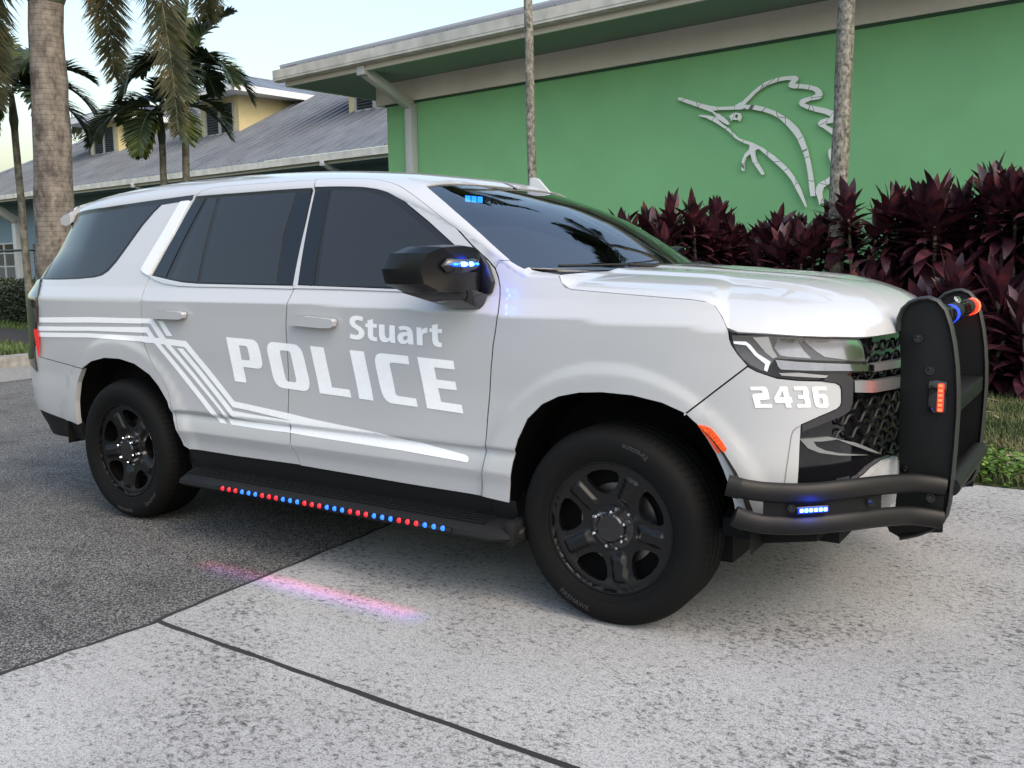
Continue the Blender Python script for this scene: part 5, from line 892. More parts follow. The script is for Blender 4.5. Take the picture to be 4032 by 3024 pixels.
# ------------------------------------------------------------------ door mirrors
def mirror(sg, prnt):
    sec = [(-.985, .945), (-1.02, .958), (-1.10, .955), (-1.20, .912), (-1.262, .83)]
    ring = [(-.992, 1.470, .950), (-1.03, 1.492, .957), (-1.11, 1.500, .952), (-1.20, 1.494, .912), (-1.240, 1.470, .868), (-1.256, 1.41, .842), (-1.245, 1.35, .850), (-1.20, 1.318, .890), (-1.10, 1.308, .938), (-1.02, 1.310, .955), (-.992, 1.325, .950)]
    def lev(kx, g, tw): return [(xf + (kx if abs(y) > 1.0 else kx * .7), (y - 1.1 * -1) * g - 1.1, (z - 1.405) * g + 1.405) for y, z, xf in ring]
    V = []; F = []; n = len(ring)
    for kx, g in ((0, .965), (-.014, 1.0), (-.10, 1.035), (-.175, 1.03), (-.20, .97)):
        V += [(xf + kx * (1. if y < -1.05 else .8), ((y + 1.12) * g - 1.12) if sg < 0 else -((y + 1.12) * g - 1.12), (z - 1.405) * g + 1.405) for y, z, xf in ring]
    for i in range(4):
        for k in range(n): q = (k + 1) % n; F.append((i * n + k, i * n + q, (i + 1) * n + q, (i + 1) * n + k))
    V += [(.953, (-1.10 if sg < 0 else 1.10), 1.42)]; F += [(k, (k + 1) % n, len(V) - 1) for k in range(n)]; F += [tuple(range(4 * n, 5 * n))]
    mb = MB().add(V, F); hz = mb.build('door_mirror', simple('black mirror shell', (.003, .003, .0035), .3, spec=.35), prnt, smooth=True, angle=24)
    Y = lambda y: y if sg < 0 else -y
    mb = MB()
    # arm: wedge foot below, from the door skin outwards
    mb.add([(.985, Y(-.985), 1.300), (.955, Y(-.99), 1.232), (.835, Y(-.99), 1.228), (.72, Y(-.985), 1.30), (.955, Y(-1.10), 1.335), (.93, Y(-1.10), 1.285), (.78, Y(-1.12), 1.275), (.68, Y(-1.20), 1.315)],
           [(0, 1, 2, 3), (0, 4, 5, 1), (1, 5, 6, 2), (2, 6, 7, 3), (3, 7, 4, 0), (4, 7, 6, 5)])
    mb.build('mirror_arm', M_gloss, hz, bevel=.008)
    mb = MB(); mb.prism([(.985, 1.30), (.90, 1.31), (.86, 1.40), (.90, 1.47), (.93, 1.475), (.975, 1.42), (1.0, 1.35)], lambda a, b: (a, Y(-.955), b), lambda a, b: (a, Y(-.985), b)); mb.build('mirror_base', M_trim, hz, bevel=.008)
    if sg < 0:
        def face(y, z): return float(np.interp(-y, [-q[0] for q in sec], [q[1] for q in sec])) + .002
        def pod(name, y0, y1, z, h, o, mat, prnt_):
            m_ = MB(); ys = np.linspace(y0, y1, 9); V = []; F = []; m = 8
            for i, y in enumerate(ys):
                k = math.sqrt(max(0, 1 - (2 * i / 8 - 1) ** 6)) * .98 + .02
                for j in range(m):
                    t = 2 * math.pi * j / m; V.append((face(y, z) - .01 + (.012 + o) * max(0, math.cos(t)) , y, z + h * k * math.sin(t)))
            for i in range(8):
                for j in range(m): F.append((i * m + j, i * m + (j + 1) % m, (i + 1) * m + (j + 1) % m, (i + 1) * m + j))
            F += [tuple(range(m)), tuple(range(8 * m, 9 * m))[::-1]]
            return m_.add(V, F).build(name, mat, prnt_, smooth=True, angle=60)
        pod('lamp_recess', -1.20, -.995, 1.420, .030, .002, M_gloss, hz)
        pod('lamp_lens', -1.178, -1.015, 1.424, .012, .006, simple('blue lens', (.01, .02, .12), .1, coat=1, em=(0, .06, 1), es=2.0), hz)
        for y in (-1.115, -1.075): pod('diode', y - .014, y + .014, 1.425, .011, .010, M_bluecore, hz)
        pod('diode', -1.05, -1.03, 1.425, .006, .009, M_blue, hz); pod('diode', -1.16, -1.145, 1.425, .006, .009, M_blue, hz)
        l = bpy.data.lights.new('mirror_light', 'POINT'); l.energy = .35; l.color = (.0, .06, 1); l.shadow_soft_size = .03; l.specular_factor = .3
        lo = bpy.data.objects.new('mirror_light', l); COL.objects.link(lo); lo.parent = hz; lo.location = (.985, -1.10, 1.425)
    return hz
mirror(-1, fd[0]); mirror(1, fd[1])

# ------------------------------------------------------------------ push bumper
PL = [(2.495, .354), (2.453, .374), (2.444, .396), (2.47, .45), (2.484, .5), (2.476, .733), (2.472, .906), (2.470, 1.049), (2.458, 1.154), (2.457, 1.202), (2.469, 1.236), (2.494, 1.261), (2.53, 1.275), (2.56, 1.279), (2.591, 1.267), (2.618, 1.235), (2.638, 1.178), (2.653, 1.113), (2.665, 1.031), (2.672, .948), (2.675, .865), (2.672, .724), (2.667, .61), (2.662, .519), (2.655, .475), (2.640, .438), (2.605, .404), (2.556, .377)]
for sg in (-1, 1):
    mb = MB(); mb.prism(PL, lambda a, b: (a, sg * .395, b), lambda a, b: (a, sg * .408, b))
    pl = mb.build('side_plate', M_powder, suv, bevel=.002)
    # edge strip around the front
    idx = list(range(8, len(PL))) + [0]; pts = [PL[i] for i in idx]; V = []; F = []; n = len(pts)
    for i, (x, z) in enumerate(pts):
        a = np.array(pts[max(i - 1, 0)]); b = np.array(pts[min(i + 1, n - 1)]); t = b - a; t /= np.hypot(*t); q = np.array([-t[1], t[0]]); c = np.array([2.565, .82])
        if q @ (np.array([x, z]) - c) < 0: q = -q
        for o, yy_ in ((-.001, -.026), (.006, -.020), (.009, 0), (.006, .020), (-.001, .026), (-.010, .012), (-.010, -.012)): V.append((x + q[0] * o, sg * .4015 + yy_, z + q[1] * o))
    for i in range(n - 1):
        for j in range(7): F.append((i * 7 + j, i * 7 + (j + 1) % 7, (i + 1) * 7 + (j + 1) % 7, (i + 1) * 7 + j))
    F += [tuple(range(7)), tuple(range((n - 1) * 7, n * 7))[::-1]]
    MB().add(V, F).build('edge_strip', M_edge, pl, smooth=True, angle=50)
    b0 = None
    for x, z in ((2.53, 1.13), (2.575, 1.01), (2.50, .63), (2.60, .585), (2.605, .44), (2.60, .53)):
        if b0 is None: mb = MB(); mb.lathe([(.0, -.012), (.010, -.011), (.012, -.006), (.017, -.006), (.018, 0), (.018, .004)], n=10); b0 = q = mb.build('bolt', M_gloss, pl, smooth=True, angle=30)
        else: q = dup(b0, pl)
        q.location = (x, sg * (.41 if z > .6 else .422), z); q.rotation_euler = (0, 0, math.pi if sg > 0 else 0)
    mb = MB(); mb.prism([(2.48, .585), (2.635, .575), (2.645, .56), (2.645, .40), (2.50, .38), (2.47, .42)], lambda a, b: (a, sg * .408, b), lambda a, b: (a, sg * .420, b)); mb.build('mount_plate', M_powder, pl, bevel=.004)
    y_ = sg * .41
    mb = MB(); mb.prism([(2.572, .972), (2.60, .978), (2.636, .972), (2.638, .86), (2.63, .852), (2.574, .852)], lambda a, b: (a, y_, b), lambda a, b: (a, y_ + sg * .014, b)); lh = mb.build('warning_lamp', M_gloss, pl, bevel=.004)
    mb = MB(); mb.box((2.6175, y_ + sg * .017, .913), (.022, .012, .106)); mb.build('lens', M_redface if sg < 0 else M_redlens, lh, bevel=.005)
    if sg < 0:
        mb = MB()
        for i in range(6): mb.box((2.6175, y_ - .0235, .868 + i * .018), (.014, .003, .010))
        mb.build('diode', M_redcore, lh)
# cross members
mb = MB(); mb.tube([(2.66, -.40, .575), (2.66, .40, .575)], .036, 14); mb.build('crossbar', M_tube, suv, smooth=True, angle=50)
mb = MB(); mb.box((2.615, 0, .90), (.095, .80, .010)); mb.box((2.660, 0, .872), (.010, .80, .062)); mb.box((2.57, 0, .87), (.01, .80, .05)); mb.build('crossbar', M_powder, suv, bevel=.003)
mb = MB(); mb.tube([(2.605, -.40, 1.215), (2.605, .40, 1.215)], .034, 12); lb = mb.build('crossbar', M_tube, suv, smooth=True, angle=50)
for y, mt in ((.27, M_redface), (.33, M_redcore), (.05, M_redlens), (-.04, M_gloss), (-.26, M_blueface), (-.33, M_gloss)):
    mb = MB(); mb.tube([(2.608, y - .03, 1.212), (2.608, y + .03, 1.212)], .0365, 12); mb.build('lamp_lens', mt, lb, smooth=True, angle=50)
mb = MB(); mb.lathe([(0, .012), (.010, .010), (.010, 0)], n=8, axis='z'); b0 = mb.build('bolt', M_chrome, lb, smooth=True)
for i in range(4): q = b0 if i == 0 else dup(b0, lb); q.location = (2.60 - i * .012, .02 + i * .07, 1.247)
# wrap-around bars
up_c = [(2.047, -1.056, .643), (2.075, -1.045, .637), (2.15, -.996, .622), (2.27, -.925, .617), (2.385, -.816, .622), (2.475, -.66, .615), (2.545, -.52, .600), (2.60, -.455, .588), (2.645, -.425, .578)]
lo_c = [(2.068, -1.040, .530), (2.09, -1.028, .521), (2.15, -.985, .503), (2.27, -.910, .499), (2.38, -.80, .500), (2.47, -.645, .490), (2.54, -.515, .475), (2.595, -.455, .462), (2.64, -.425, .452)]
for sg in (-1, 1):
    bars = []
    for c in (up_c, lo_c):
        pts = catmull([(p[0], p[1] * -sg, p[2]) for p in c], 5)
        mb = MB(); mb.tube([tuple(p) for p in pts], .036, 14, flat=.62, up=(0, 0, 1)); b = mb.build('wrap_bar', M_tube, suv, smooth=True, angle=50); bars.append(b)
        e = np.array(pts[0]); d = np.array(pts[2]) - e; d /= np.linalg.norm(d)
        mb = MB(); mb.tube([tuple(e - d * .012), tuple(e + d * .035)], .0385, 14, flat=.66, up=(0, 0, 1)); mb.build('end_cap', M_blk, b, smooth=True, angle=40)
    mb = MB(); P = catmull([(p[0] - .005, p[1] * -sg * .992, (p[2] + q[2]) / 2) for p, q in zip(up_c[2:6], lo_c[2:6])], 6); V = []; F = []
    for p in P: V += [(p[0], p[1], p[2] - .05), (p[0], p[1], p[2] + .05)]
    for i in range(len(P) - 1): F.append((2 * i, 2 * i + 2, 2 * i + 3, 2 * i + 1))
    mp = MB().add(V, F).build('lamp_plate', M_powder, bars[0]); so = mp.modifiers.new('s', 'SOLIDIFY'); so.thickness = .008
    # blue flasher between the bars
    c0 = np.array([2.285, -.906, .560]); dr = np.array([.72, .69, 0]); dr /= np.linalg.norm(dr); nn_ = np.array([dr[1], -dr[0], 0])
    rotm = Matrix(((dr[0], -nn_[0], 0), (dr[1], -nn_[1], 0), (0, 0, 1))) ; fl = lambda p: (p[0], p[1] * -sg, p[2])
    mb = MB(); mb.box((0, 0, 0), (.125, .018, .030)); hz = mb.build('flasher', M_gloss, bars[0], bevel=.008)
    Mx = Matrix.Translation(c0 + nn_ * .012) @ rotm.to_4x4()
    if sg > 0: Mx = Matrix.Scale(-1, 4, (0, 1, 0)) @ Mx
    for v in hz.data.vertices: v.co = Mx @ v.co
    mb = MB()
    for i in range(6): mb.box((-.045 + i * .018, -.011, 0), (.012, .006, .012))
    dd = mb.build('diode', M_bluecore if sg < 0 else M_redcore, bars[0], bevel=.002)
    for v in dd.data.vertices: v.co = Mx @ v.co
    mb = MB(); mb.box((0, -.0095, 0), (.112, .004, .020)); dd = mb.build('lens', M_blueface if sg < 0 else M_redface, bars[0], bevel=.002)
    for v in dd.data.vertices: v.co = Mx @ v.co
    l = bpy.data.lights.new('flasher_light', 'POINT'); l.energy = .35; l.color = (0, .05, 1) if sg < 0 else (1, .03, .02); l.shadow_soft_size = .03
    lo = bpy.data.objects.new('flasher_light', l); COL.objects.link(lo); lo.parent = bars[0]; p = c0 + nn_ * .06; lo.location = (p[0], p[1] * -sg, p[2])
    for i in (4, -3):
        q = P[i]; mb = MB(); mb.lathe([(0, -.012), (.009, -.010), (.010, -.005), (.015, -.005), (.015, .002)], n=10); b = mb.build('bolt', M_gloss, bars[0], smooth=True, angle=30); b.location = (q[0] + .01, q[1] + sg * .012, q[2] + .006); b.rotation_euler = (0, 0, math.pi if sg > 0 else 0)
# ------------------------------------------------------------------ cabin
M_int = simple('dark cabin trim', (.02, .022, .025), .7); M_seat = simple('dark seat cloth', (.02, .021, .024), .9)
mb = MB(); mb.box((.92, 0, 1.20), (.62, 1.5, .22)); mb.box((1.18, 0, 1.30), (.3, 1.45, .06)); dash = mb.build('dashboard', M_int, suv, bevel=.03)
for y in (-.42, .42):
    mb = MB(); mb.box((.0, y, 1.05), (.16, .52, .75)); mb.box((-.06, y, 1.50), (.10, .28, .18)); mb.box((.25, y, .85), (.55, .5, .2)); mb.build('seat', M_seat, suv, bevel=.04)
mb = MB(); mb.box((-.35, 0, 1.25), (.03, 1.4, 1.0)); mb.build('partition', M_dark, suv)
mb = MB(); mb.box((.50, -.27, 1.725), (.07, .54, .05)); mb.box((.50, .30, 1.725), (.07, .54, .05)); lbx = mb.build('visor_lightbar', M_gloss, suv, bevel=.006)
mb = MB()
for i in range(3): mb.box((.538, -.50 + i * .05, 1.727), (.004, .036, .028))
mb.build('diode', M_blue, lbx)
mb = MB()
for i in range(6): mb.box((.538, -.33 + i * .058, 1.727), (.004, .042, .026))
mb.build('lens', M_clear, lbx)
mb = MB(); mb.tube([(.62 + .06 * math.sin(t), .42 + .19 * math.cos(t), 1.22 + .18 * math.sin(t)) for t in np.linspace(0, 2 * math.pi, 24)], .014, 6); mb.build('steering_wheel', M_int, suv, smooth=True)
# ================================================================== plants
rng = np.random.default_rng(11)
def leaf_mat(name, stops, scale=3., rough=.45, trans=.15, spec=.4):
    m, n, b = new_mat(name); setp(b, Roughness=rough, Specular_IOR_Level=spec)
    tc = n.nodes.new('ShaderNodeTexCoord'); t = tex(n, 'Noise', scale, tc.outputs['Object'], Detail=3); r = ramp(n, stops); n.links.new(t.outputs['Fac'], r.inputs[0]); n.links.new(r.outputs[0], b.inputs['Base Color'])
    return m
class Leaves:
    def __init__(s): s.V = []; s.F = []; s.n = 0
    def add(s, V, F): s.V.append(np.asarray(V, float)); s.F += [tuple(i + s.n for i in f) for f in F]; s.n += len(V)
    def build(s, name, mat, parent=None, smooth=True): return obj(name, np.vstack(s.V), s.F, mat, parent, smooth)
def blade(p, d, up, L, wd, droop, n=5, fold=.25, prof=None):
    """one leaf: midrib curve from p along d bending down; returns verts / faces (two strips with a fold)"""
    d = d / np.linalg.norm(d); sd = np.cross(d, up); sd /= np.linalg.norm(sd) + 1e-9; V = []; pos = np.array(p, float); dr = d.copy()
    prof = prof or (.35, .85, 1., .75, .0)
    for i in range(n):
        f = i / (n - 1); wv = wd * np.interp(f, np.linspace(0, 1, len(prof)), prof); nn = np.cross(sd, dr)
        V += [pos - sd * wv + nn * wv * fold, pos, pos + sd * wv + nn * wv * fold]
        dr = dr + np.array([0, 0, -1]) * droop / n; dr /= np.linalg.norm(dr); pos = pos + dr * L / (n - 1)
    F = []
    for i in range(n - 1): k = 3 * i; F += [(k, k + 1, k + 4, k + 3), (k + 1, k + 2, k + 5, k + 4)]
    return V, F
# ------------------------------------------------------------------ cordylines along the green wall
M_cord = leaf_mat('burgundy cordyline leaf', [(.28, (.012, .006, .010)), (.42, (.036, .012, .020)), (.55, (.062, .018, .027)), (.66, (.105, .020, .026)), (.78, (.15, .035, .038))], 9., .38, spec=.5)
M_cane = simple('grey brown cane', (.12, .095, .075), .8, noise=.3, nscale=25)
def cordyline(h, seed, spread=.5):
    g = np.random.default_rng(seed); t = empty('cordyline'); lv = Leaves(); cn = MB()
    for c in range(int(g.integers(10, 13))):
        az = g.uniform(0, 2 * math.pi); rr = spread * math.sqrt(g.uniform(.02, 1)); hh = h * (g.uniform(.45, 1.0) if c else .97) - .35; b0 = np.array([rr * .35 * math.cos(az), rr * .35 * math.sin(az), 0]); tp = np.array([rr * math.cos(az), rr * math.sin(az), max(hh, .35)])
        cn.tube([tuple(b0), tuple(b0 * .4 + tp * .6 + g.normal(0, .03, 3)), tuple(tp)], [.025, .02, .014], 6)
        ax = tp - b0; ax /= np.linalg.norm(ax); nl = int(g.integers(30, 38))
        for k in range(nl):
            f = k / nl; el = R(-25) + f * R(105) + g.normal(0, .12); a2 = k * 2.4 + g.normal(0, .2); base = tp - ax * (1 - f) * .55
            d = np.array([math.cos(a2) * math.cos(el), math.sin(a2) * math.cos(el), math.sin(el)]); d += ax * .15
            L = g.uniform(.34, .50) * (1 - .25 * f * f); lv.add(*blade(base, d, np.array([0, 0, 1.]) + g.normal(0, .15, 3), L, g.uniform(.046, .066), 1.0 - .5 * f + g.normal(0, .2), 6, .18, (.32, .8, 1., .92, .6, .02)))
    cn.build('stems', M_cane, t, smooth=True); lv.build('foliage', M_cord, t); return t
cord = [cordyline(2.35, 3), cordyline(2.2, 7), cordyline(2.5, 12), cordyline(1.35, 21, .55), cordyline(1.2, 33, .6)]
hts = [2.35, 2.2, 2.5, 1.35, 1.2]
rowA = [(-2.62, 7.15, 1.95), (-2.12, 7.2, 2.28), (-1.45, 7.1, 2.34), (-.85, 7.2, 2.15), (-.2, 7.15, 2.12), (.62, 7.1, 2.38), (1.05, 7.3, 2.3), (1.48, 7.05, 2.58), (2.05, 7.1, 2.48), (2.6, 7.05, 2.62), (3.2, 7.1, 2.5), (3.85, 7.1, 2.6), (-1.75, 7.45, 2.2), (-1.15, 7.5, 2.15), (-.5, 7.5, 2.0), (1.25, 7.55, 2.35), (1.8, 7.5, 2.4), (2.35, 7.5, 2.5)]
rowB = [(-2.3, 6.75, 1.3), (-1.6, 6.7, 1.45), (-.9, 6.7, 1.3), (-.1, 6.7, 1.25), (.75, 6.65, 1.5), (1.3, 6.6, 1.45), (1.85, 6.5, 1.55), (2.4, 6.55, 1.5), (3.0, 6.5, 1.5)]
where = ['low cordyline at the end of the row nearest the wall downspout', 'burgundy cordyline second from the left end of the row', 'burgundy cordyline rising just left of the sailfish belly', 'burgundy cordyline below the sailfish pectoral fin', 'burgundy cordyline directly in front of the sailfish tail', 'burgundy cordyline just right of the pale palm trunk', 'burgundy cordyline in the gap right of the palm trunk, against the wall', 'tallest burgundy cordyline, above the front of the bonnet', 'burgundy cordyline behind the push bumper', 'tall burgundy cordyline at the right edge of the picture', 'burgundy cordyline beyond the right edge of the lawn', 'burgundy cordyline last on the right of the back row', 'burgundy cordyline tucked against the wall left of the sailfish', 'burgundy cordyline tucked against the wall under the sailfish jaw', 'burgundy cordyline tucked against the wall under the sailfish back', 'burgundy cordyline tucked against the wall above the bonnet', 'burgundy cordyline tucked against the wall behind the tallest one', 'burgundy cordyline tucked against the wall above the push bumper']
whereB = ['low dark cordyline in front at the left end, beside the windscreen', 'low dark cordyline in the front row left of the sailfish belly', 'low dark cordyline in the front row under the pectoral fin', 'low dark cordyline at the foot of the pale palm trunk', 'low dark cordyline right of the palm trunk above the bonnet', 'low dark cordyline in front of the tallest one', 'low dark cordyline standing behind the bumper side plates', 'low dark cordyline on the mulch right of the push bumper', 'low dark cordyline farthest right on the mulch']
used = set()
for rows, kinds, labs in ((rowA, (0, 1, 2), where), (rowB, (3, 4), whereB)):
    for i, (x, y, h) in enumerate(rows):
        k = kinds[i % len(kinds)]; o = cord[k] if k not in used else dup(cord[k]); used.add(k)
        o.location = (x, y, .01); o.rotation_euler = (0, 0, 1.7 * i + k); f = h / hts[k]; o.scale = (f ** .5, f ** .5, f)
        tag(o, labs[i], 'shrub', 'burgundy cordylines along the green wall')
# ------------------------------------------------------------------ palms
M_pt = None
def trunk_mat(name, c0, c1, c2, ring=6., blot=9., rk=.45):
    m, n, b = new_mat(name); setp(b, Roughness=.85, Specular_IOR_Level=.2); tc = n.nodes.new('ShaderNodeTexCoord'); P = tc.outputs['Object']
    s = n.nodes.new('ShaderNodeSeparateXYZ'); n.links.new(P, s.inputs[0]); nz = tex(n, 'Noise', 3., P, Detail=3); z = mth(n, 'ADD', mth(n, 'MULTIPLY', s.outputs[2], ring), mth(n, 'MULTIPLY', nz.outputs['Fac'], .35)); fr = mth(n, 'FRACT', z)
    r = ramp(n, [(0, rk), (.10, 1.), (.85, 1.05), (1, rk + .15)]); n.links.new(fr, r.inputs[0]); q = mapping(n, P, (1, 1, .6)); t = tex(n, 'Noise', blot, q, Detail=8, Roughness=.7); cr = ramp(n, [(.36, c0), (.5, c1), (.64, c2)]); n.links.new(t.outputs['Fac'], cr.inputs[0])
    n.links.new(mix(n, 1, cr.outputs[0], r.outputs[0], 'MULTIPLY'), b.inputs['Base Color']); bump(n, r.outputs[0], b, .5, .01); return m
M_tk_big = trunk_mat('ringed foxtail trunk', (.07, .06, .055), (.16, .14, .125), (.24, .215, .185), 13., 7., .62)
M_tk_pale = trunk_mat('lichen spotted pale trunk', (.05, .05, .045), (.20, .19, .165), (.36, .345, .30), 9., 26., .8)
M_tk_slim = trunk_mat('slim palm trunk', (.09, .08, .065), (.19, .175, .145), (.28, .27, .22), 10., 10., .7)
M_frond = leaf_mat('dark palm leaflet', [(.35, (.012, .022, .010)), (.5, (.03, .05, .016)), (.66, (.075, .10, .025))], 1.6, .45)
M_fox = leaf_mat('foxtail leaflet', [(.32, (.018, .024, .010)), (.5, (.05, .055, .024)), (.68, (.11, .095, .045))], 2.2, .55)
M_shaft = simple('green crownshaft', (.07, .085, .05), .5, noise=.3, nscale=6)
def frond_curve(p, az, el, L, droop, n=16):
    pos = np.array(p, float); d = np.array([math.cos(az) * math.cos(el), math.sin(az) * math.cos(el), math.sin(el)]); P = [pos.copy()]; D = [d.copy()]
    for i in range(n):
        d = d + np.array([0, 0, -1]) * droop / n * (.4 + 1.2 * i / n); d /= np.linalg.norm(d); pos = pos + d * L / n; P.append(pos.copy()); D.append(d.copy())
    return np.array(P), np.array(D)
def frond(lv, ra, P, D, g, nl, ll, lw, plumose=False, hang=.5, vee=.5):
    ra.tube([tuple(p) for p in P], [.016 * (1 - .85 * i / (len(P) - 1)) + .003 for i in range(len(P))], 5)
    tt = np.linspace(0, len(P) - 1, 400)
    for k in range(nl):
        f = .14 + .86 * k / nl; i = f * (len(P) - 1); p = np.array([np.interp(i, range(len(P)), P[:, j]) for j in range(3)]); d = np.array([np.interp(i, range(len(P)), D[:, j]) for j in range(3)]); d /= np.linalg.norm(d)
        sd = np.cross(d, [0, 0, 1.]); sd /= np.linalg.norm(sd) + 1e-6; up = np.cross(sd, d); L = ll * (math.sin(math.pi * (f * .80 + .16)) ** .6) * g.uniform(.85, 1.1)
        if plumose:
            a = g.uniform(0, 2 * math.pi); q = (sd * math.cos(a) + up * math.sin(a)) * 1.0 + d * g.uniform(.25, .8)
            lv.add(*blade(p, q, np.cross(q, d) + .01, L, lw, hang, 3, 0, (.6, 1, .05)))
        else:
            for s_ in (-1, 1):
                q = sd * s_ * .85 + d * (.45 + .5 * f) + up * vee * g.uniform(.6, 1.2); lv.add(*blade(p, q, up, L, lw, hang * g.uniform(.7, 1.3), 4, .15, (.5, 1, .8, .05)))
def palm(name, label, base, top, r0, r1, mat, shaft, fronds, nl, ll, lw, seed, plumose=False, lmat=None, group=None, bow=.0, hang=.6):
    g = np.random.default_rng(seed); base = np.array(base, float); top = np.array(top, float); t = empty(name, tuple(base)); tag(t, label, 'palm tree', group)
    rel = top - base; n = 14; pts = [tuple(rel * i / n + np.array([math.sin(math.pi * i / n) * bow, 0, 0]) + g.normal(0, r0 * .03, 3) * [1, 1, 0]) for i in range(n + 1)]
    rad = [(r0 + (r1 - r0) * i / n) * g.uniform(.97, 1.03) for i in range(n + 1)]
    MB().tube(pts, rad, 20).build('trunk', mat, t, smooth=True)
    a = np.array(pts[-1]); b = a + np.array([0, 0, shaft])
    if shaft: MB().tube([tuple(a - [0, 0, .03]), tuple(a + [0, 0, shaft * .2]), tuple(a + [0, 0, shaft * .6]), tuple(b)], [r1 * 1.02, r1 * 1.35, r1 * 1.0, r1 * .6], 14).build('crownshaft', M_shaft, t, smooth=True)
    lv = Leaves(); ra = MB()
    for az, el, L, dr in fronds:
        P, D = frond_curve(b, az, el, L, dr); frond(lv, ra, P, D, g, nl, ll, lw, plumose, hang)
    cr = lv.build('crown', lmat or M_frond, t); ra.build('rachis', M_shaft, cr, smooth=True); return t
RT = R(33.2)      # azimuth of the picture's right-hand direction on the ground
def spray(n, g, L, el0=R(15), el1=R(70), dr=1.6): return [(2 * math.pi * i / n + g.uniform(-.25, .25), g.uniform(el0, el1), L * g.uniform(.85, 1.1), dr * g.uniform(.8, 1.2)) for i in range(n)]
gg = np.random.default_rng(5)
grp = 'slim feather palms in front of the blue building'
palm('feather_palm', 'tall slim feather palm with an upright spear, nearest the green building', (-12.52, 8.05, .13), (-12.35, 8.08, 4.55), .085, .062, M_tk_slim, .65,
     [(RT, R(58), 1.45, .9), (RT - .5, R(25), 1.6, 2.2), (RT + .25, R(20), 1.65, 2.4), (RT - 1.2, R(10), 1.5, 2.4), (RT + 2.6, R(40), 1.4, 2.0), (RT + 3.3, R(15), 1.5, 2.3), (RT + 1.4, R(30), 1.5, 2.1), (RT - 2.3, R(20), 1.5, 2.4), (RT + .1, R(82), 1.3, .35), (RT + 2.2, R(70), 1.3, .6)], 60, .54, .032, 31, group=grp)
palm('feather_palm', 'slim feather palm with a drooping crown between the two yellow dormers', (-12.74, 7.75, .13), (-12.62, 7.72, 3.75), .08, .06, M_tk_slim, .65,
     [(RT, R(15), 1.6, 1.9), (RT + .6, R(35), 1.5, 2.0), (RT - .8, R(10), 1.5, 2.3), (RT + math.pi, R(12), 1.7, 1.9), (RT + 2.5, R(35), 1.5, 2.0), (RT + 3.9, R(15), 1.5, 2.4), (RT + 1.5, R(55), 1.4, 1.6), (RT - 1.7, R(-10), 1.4, 2.2), (RT + 4.6, R(-20), 1.3, 2.0), (RT + .2, R(50), 1.4, 1.2)], 60, .50, .032, 32, group=grp)
palm('feather_palm', 'slim feather palm left of the thick foxtail trunk at the picture edge', (-14.35, 5.85, .13), (-14.15, 5.7, 3.95), .075, .06, M_tk_slim, .65,
     [(RT, R(25), 1.7, 1.9), (RT + .5, R(45), 1.6, 1.7), (RT - .7, R(15), 1.6, 2.3), (RT + math.pi, R(12), 1.6, 2.2), (RT + 2.4, R(40), 1.6, 2.0), (RT + 3.9, R(15), 1.5, 2.6), (RT + 1.5, R(60), 1.5, 1.4), (RT - 1.6, R(0), 1.5, 2.6), (RT + 4.7, R(-10), 1.4, 2.4), (RT + 2.9, R(75), 1.5, .6), (RT + .1, R(5), 1.7, 2.0)], 60, .52, .032, 33, group=grp)
ex = [[(.1, 6.3), (.7, 7.0), (1.35, 6.75), (1.72, 5.7), (1.86, 4.6), (1.92, 3.45)], [(.05, 6.3), (.4, 6.8), (.72, 6.2), (.82, 5.3), (.86, 4.35)], [(-.05, 6.3), (-.5, 6.7), (-.85, 6.0), (-1.0, 5.0), (-.95, 3.9)], [(-.1, 6.3), (-.8, 7.0), (-1.5, 6.6), (-1.8, 5.4), (-1.85, 4.2)], [(.1, 6.3), (.9, 7.2), (1.75, 7.0), (2.15, 6.1), (2.2, 5.35)]]
fx = palm('foxtail_palm', 'thick ringed foxtail palm trunk with bushy fronds hanging in from the top left', (-11.55, 4.7, .13), (-10.95, 4.52, 5.42), .335, .245, M_tk_big, .9,
     [(RT + 1.5, R(50), 3., 3.), (RT - 1.6, R(60), 3., 3.), (RT + 2.4, R(40), 2.8, 3.2)], 300, .40, .011, 41, True, M_fox, hang=.9)
lv = Leaves(); ra = MB(); g = np.random.default_rng(77)
for q, dep in zip(ex, (.0, .35, .2, -.3, .4)):
    P = catmull([((r - .0) * math.cos(RT) - math.sin(RT) * dep * (abs(r)), r * math.sin(RT) + math.cos(RT) * dep * abs(r), 0) + np.array([.60, -.18, z - .13]) for r, z in q], 5); D = np.gradient(P, axis=0); D /= np.linalg.norm(D, axis=1, keepdims=True)
    frond(lv, ra, P, D, g, 1100, .62, .012, True, .8)
o = lv.build('crown', M_fox, fx); ra.build('rachis', M_shaft, o, smooth=True)
palm('pale_trunk_palm', 'pale lichen spotted palm trunk in front of the sailfish', (.28, 7.1, 0), (.36, 7.12, 6.0), .108, .085, M_tk_pale, .7, spray(11, gg, 2.0), 44, .55, .028, 51, group='pale trunked palms by the green wall')
palm('pale_trunk_palm', 'pale palm trunk standing behind the roof of the police car', (-3.80, 7.1, 0), (-3.88, 7.1, 6.1), .066, .056, M_tk_pale, .7, spray(11, gg, 2.0), 44, .55, .028, 52, group='pale trunked palms by the green wall')
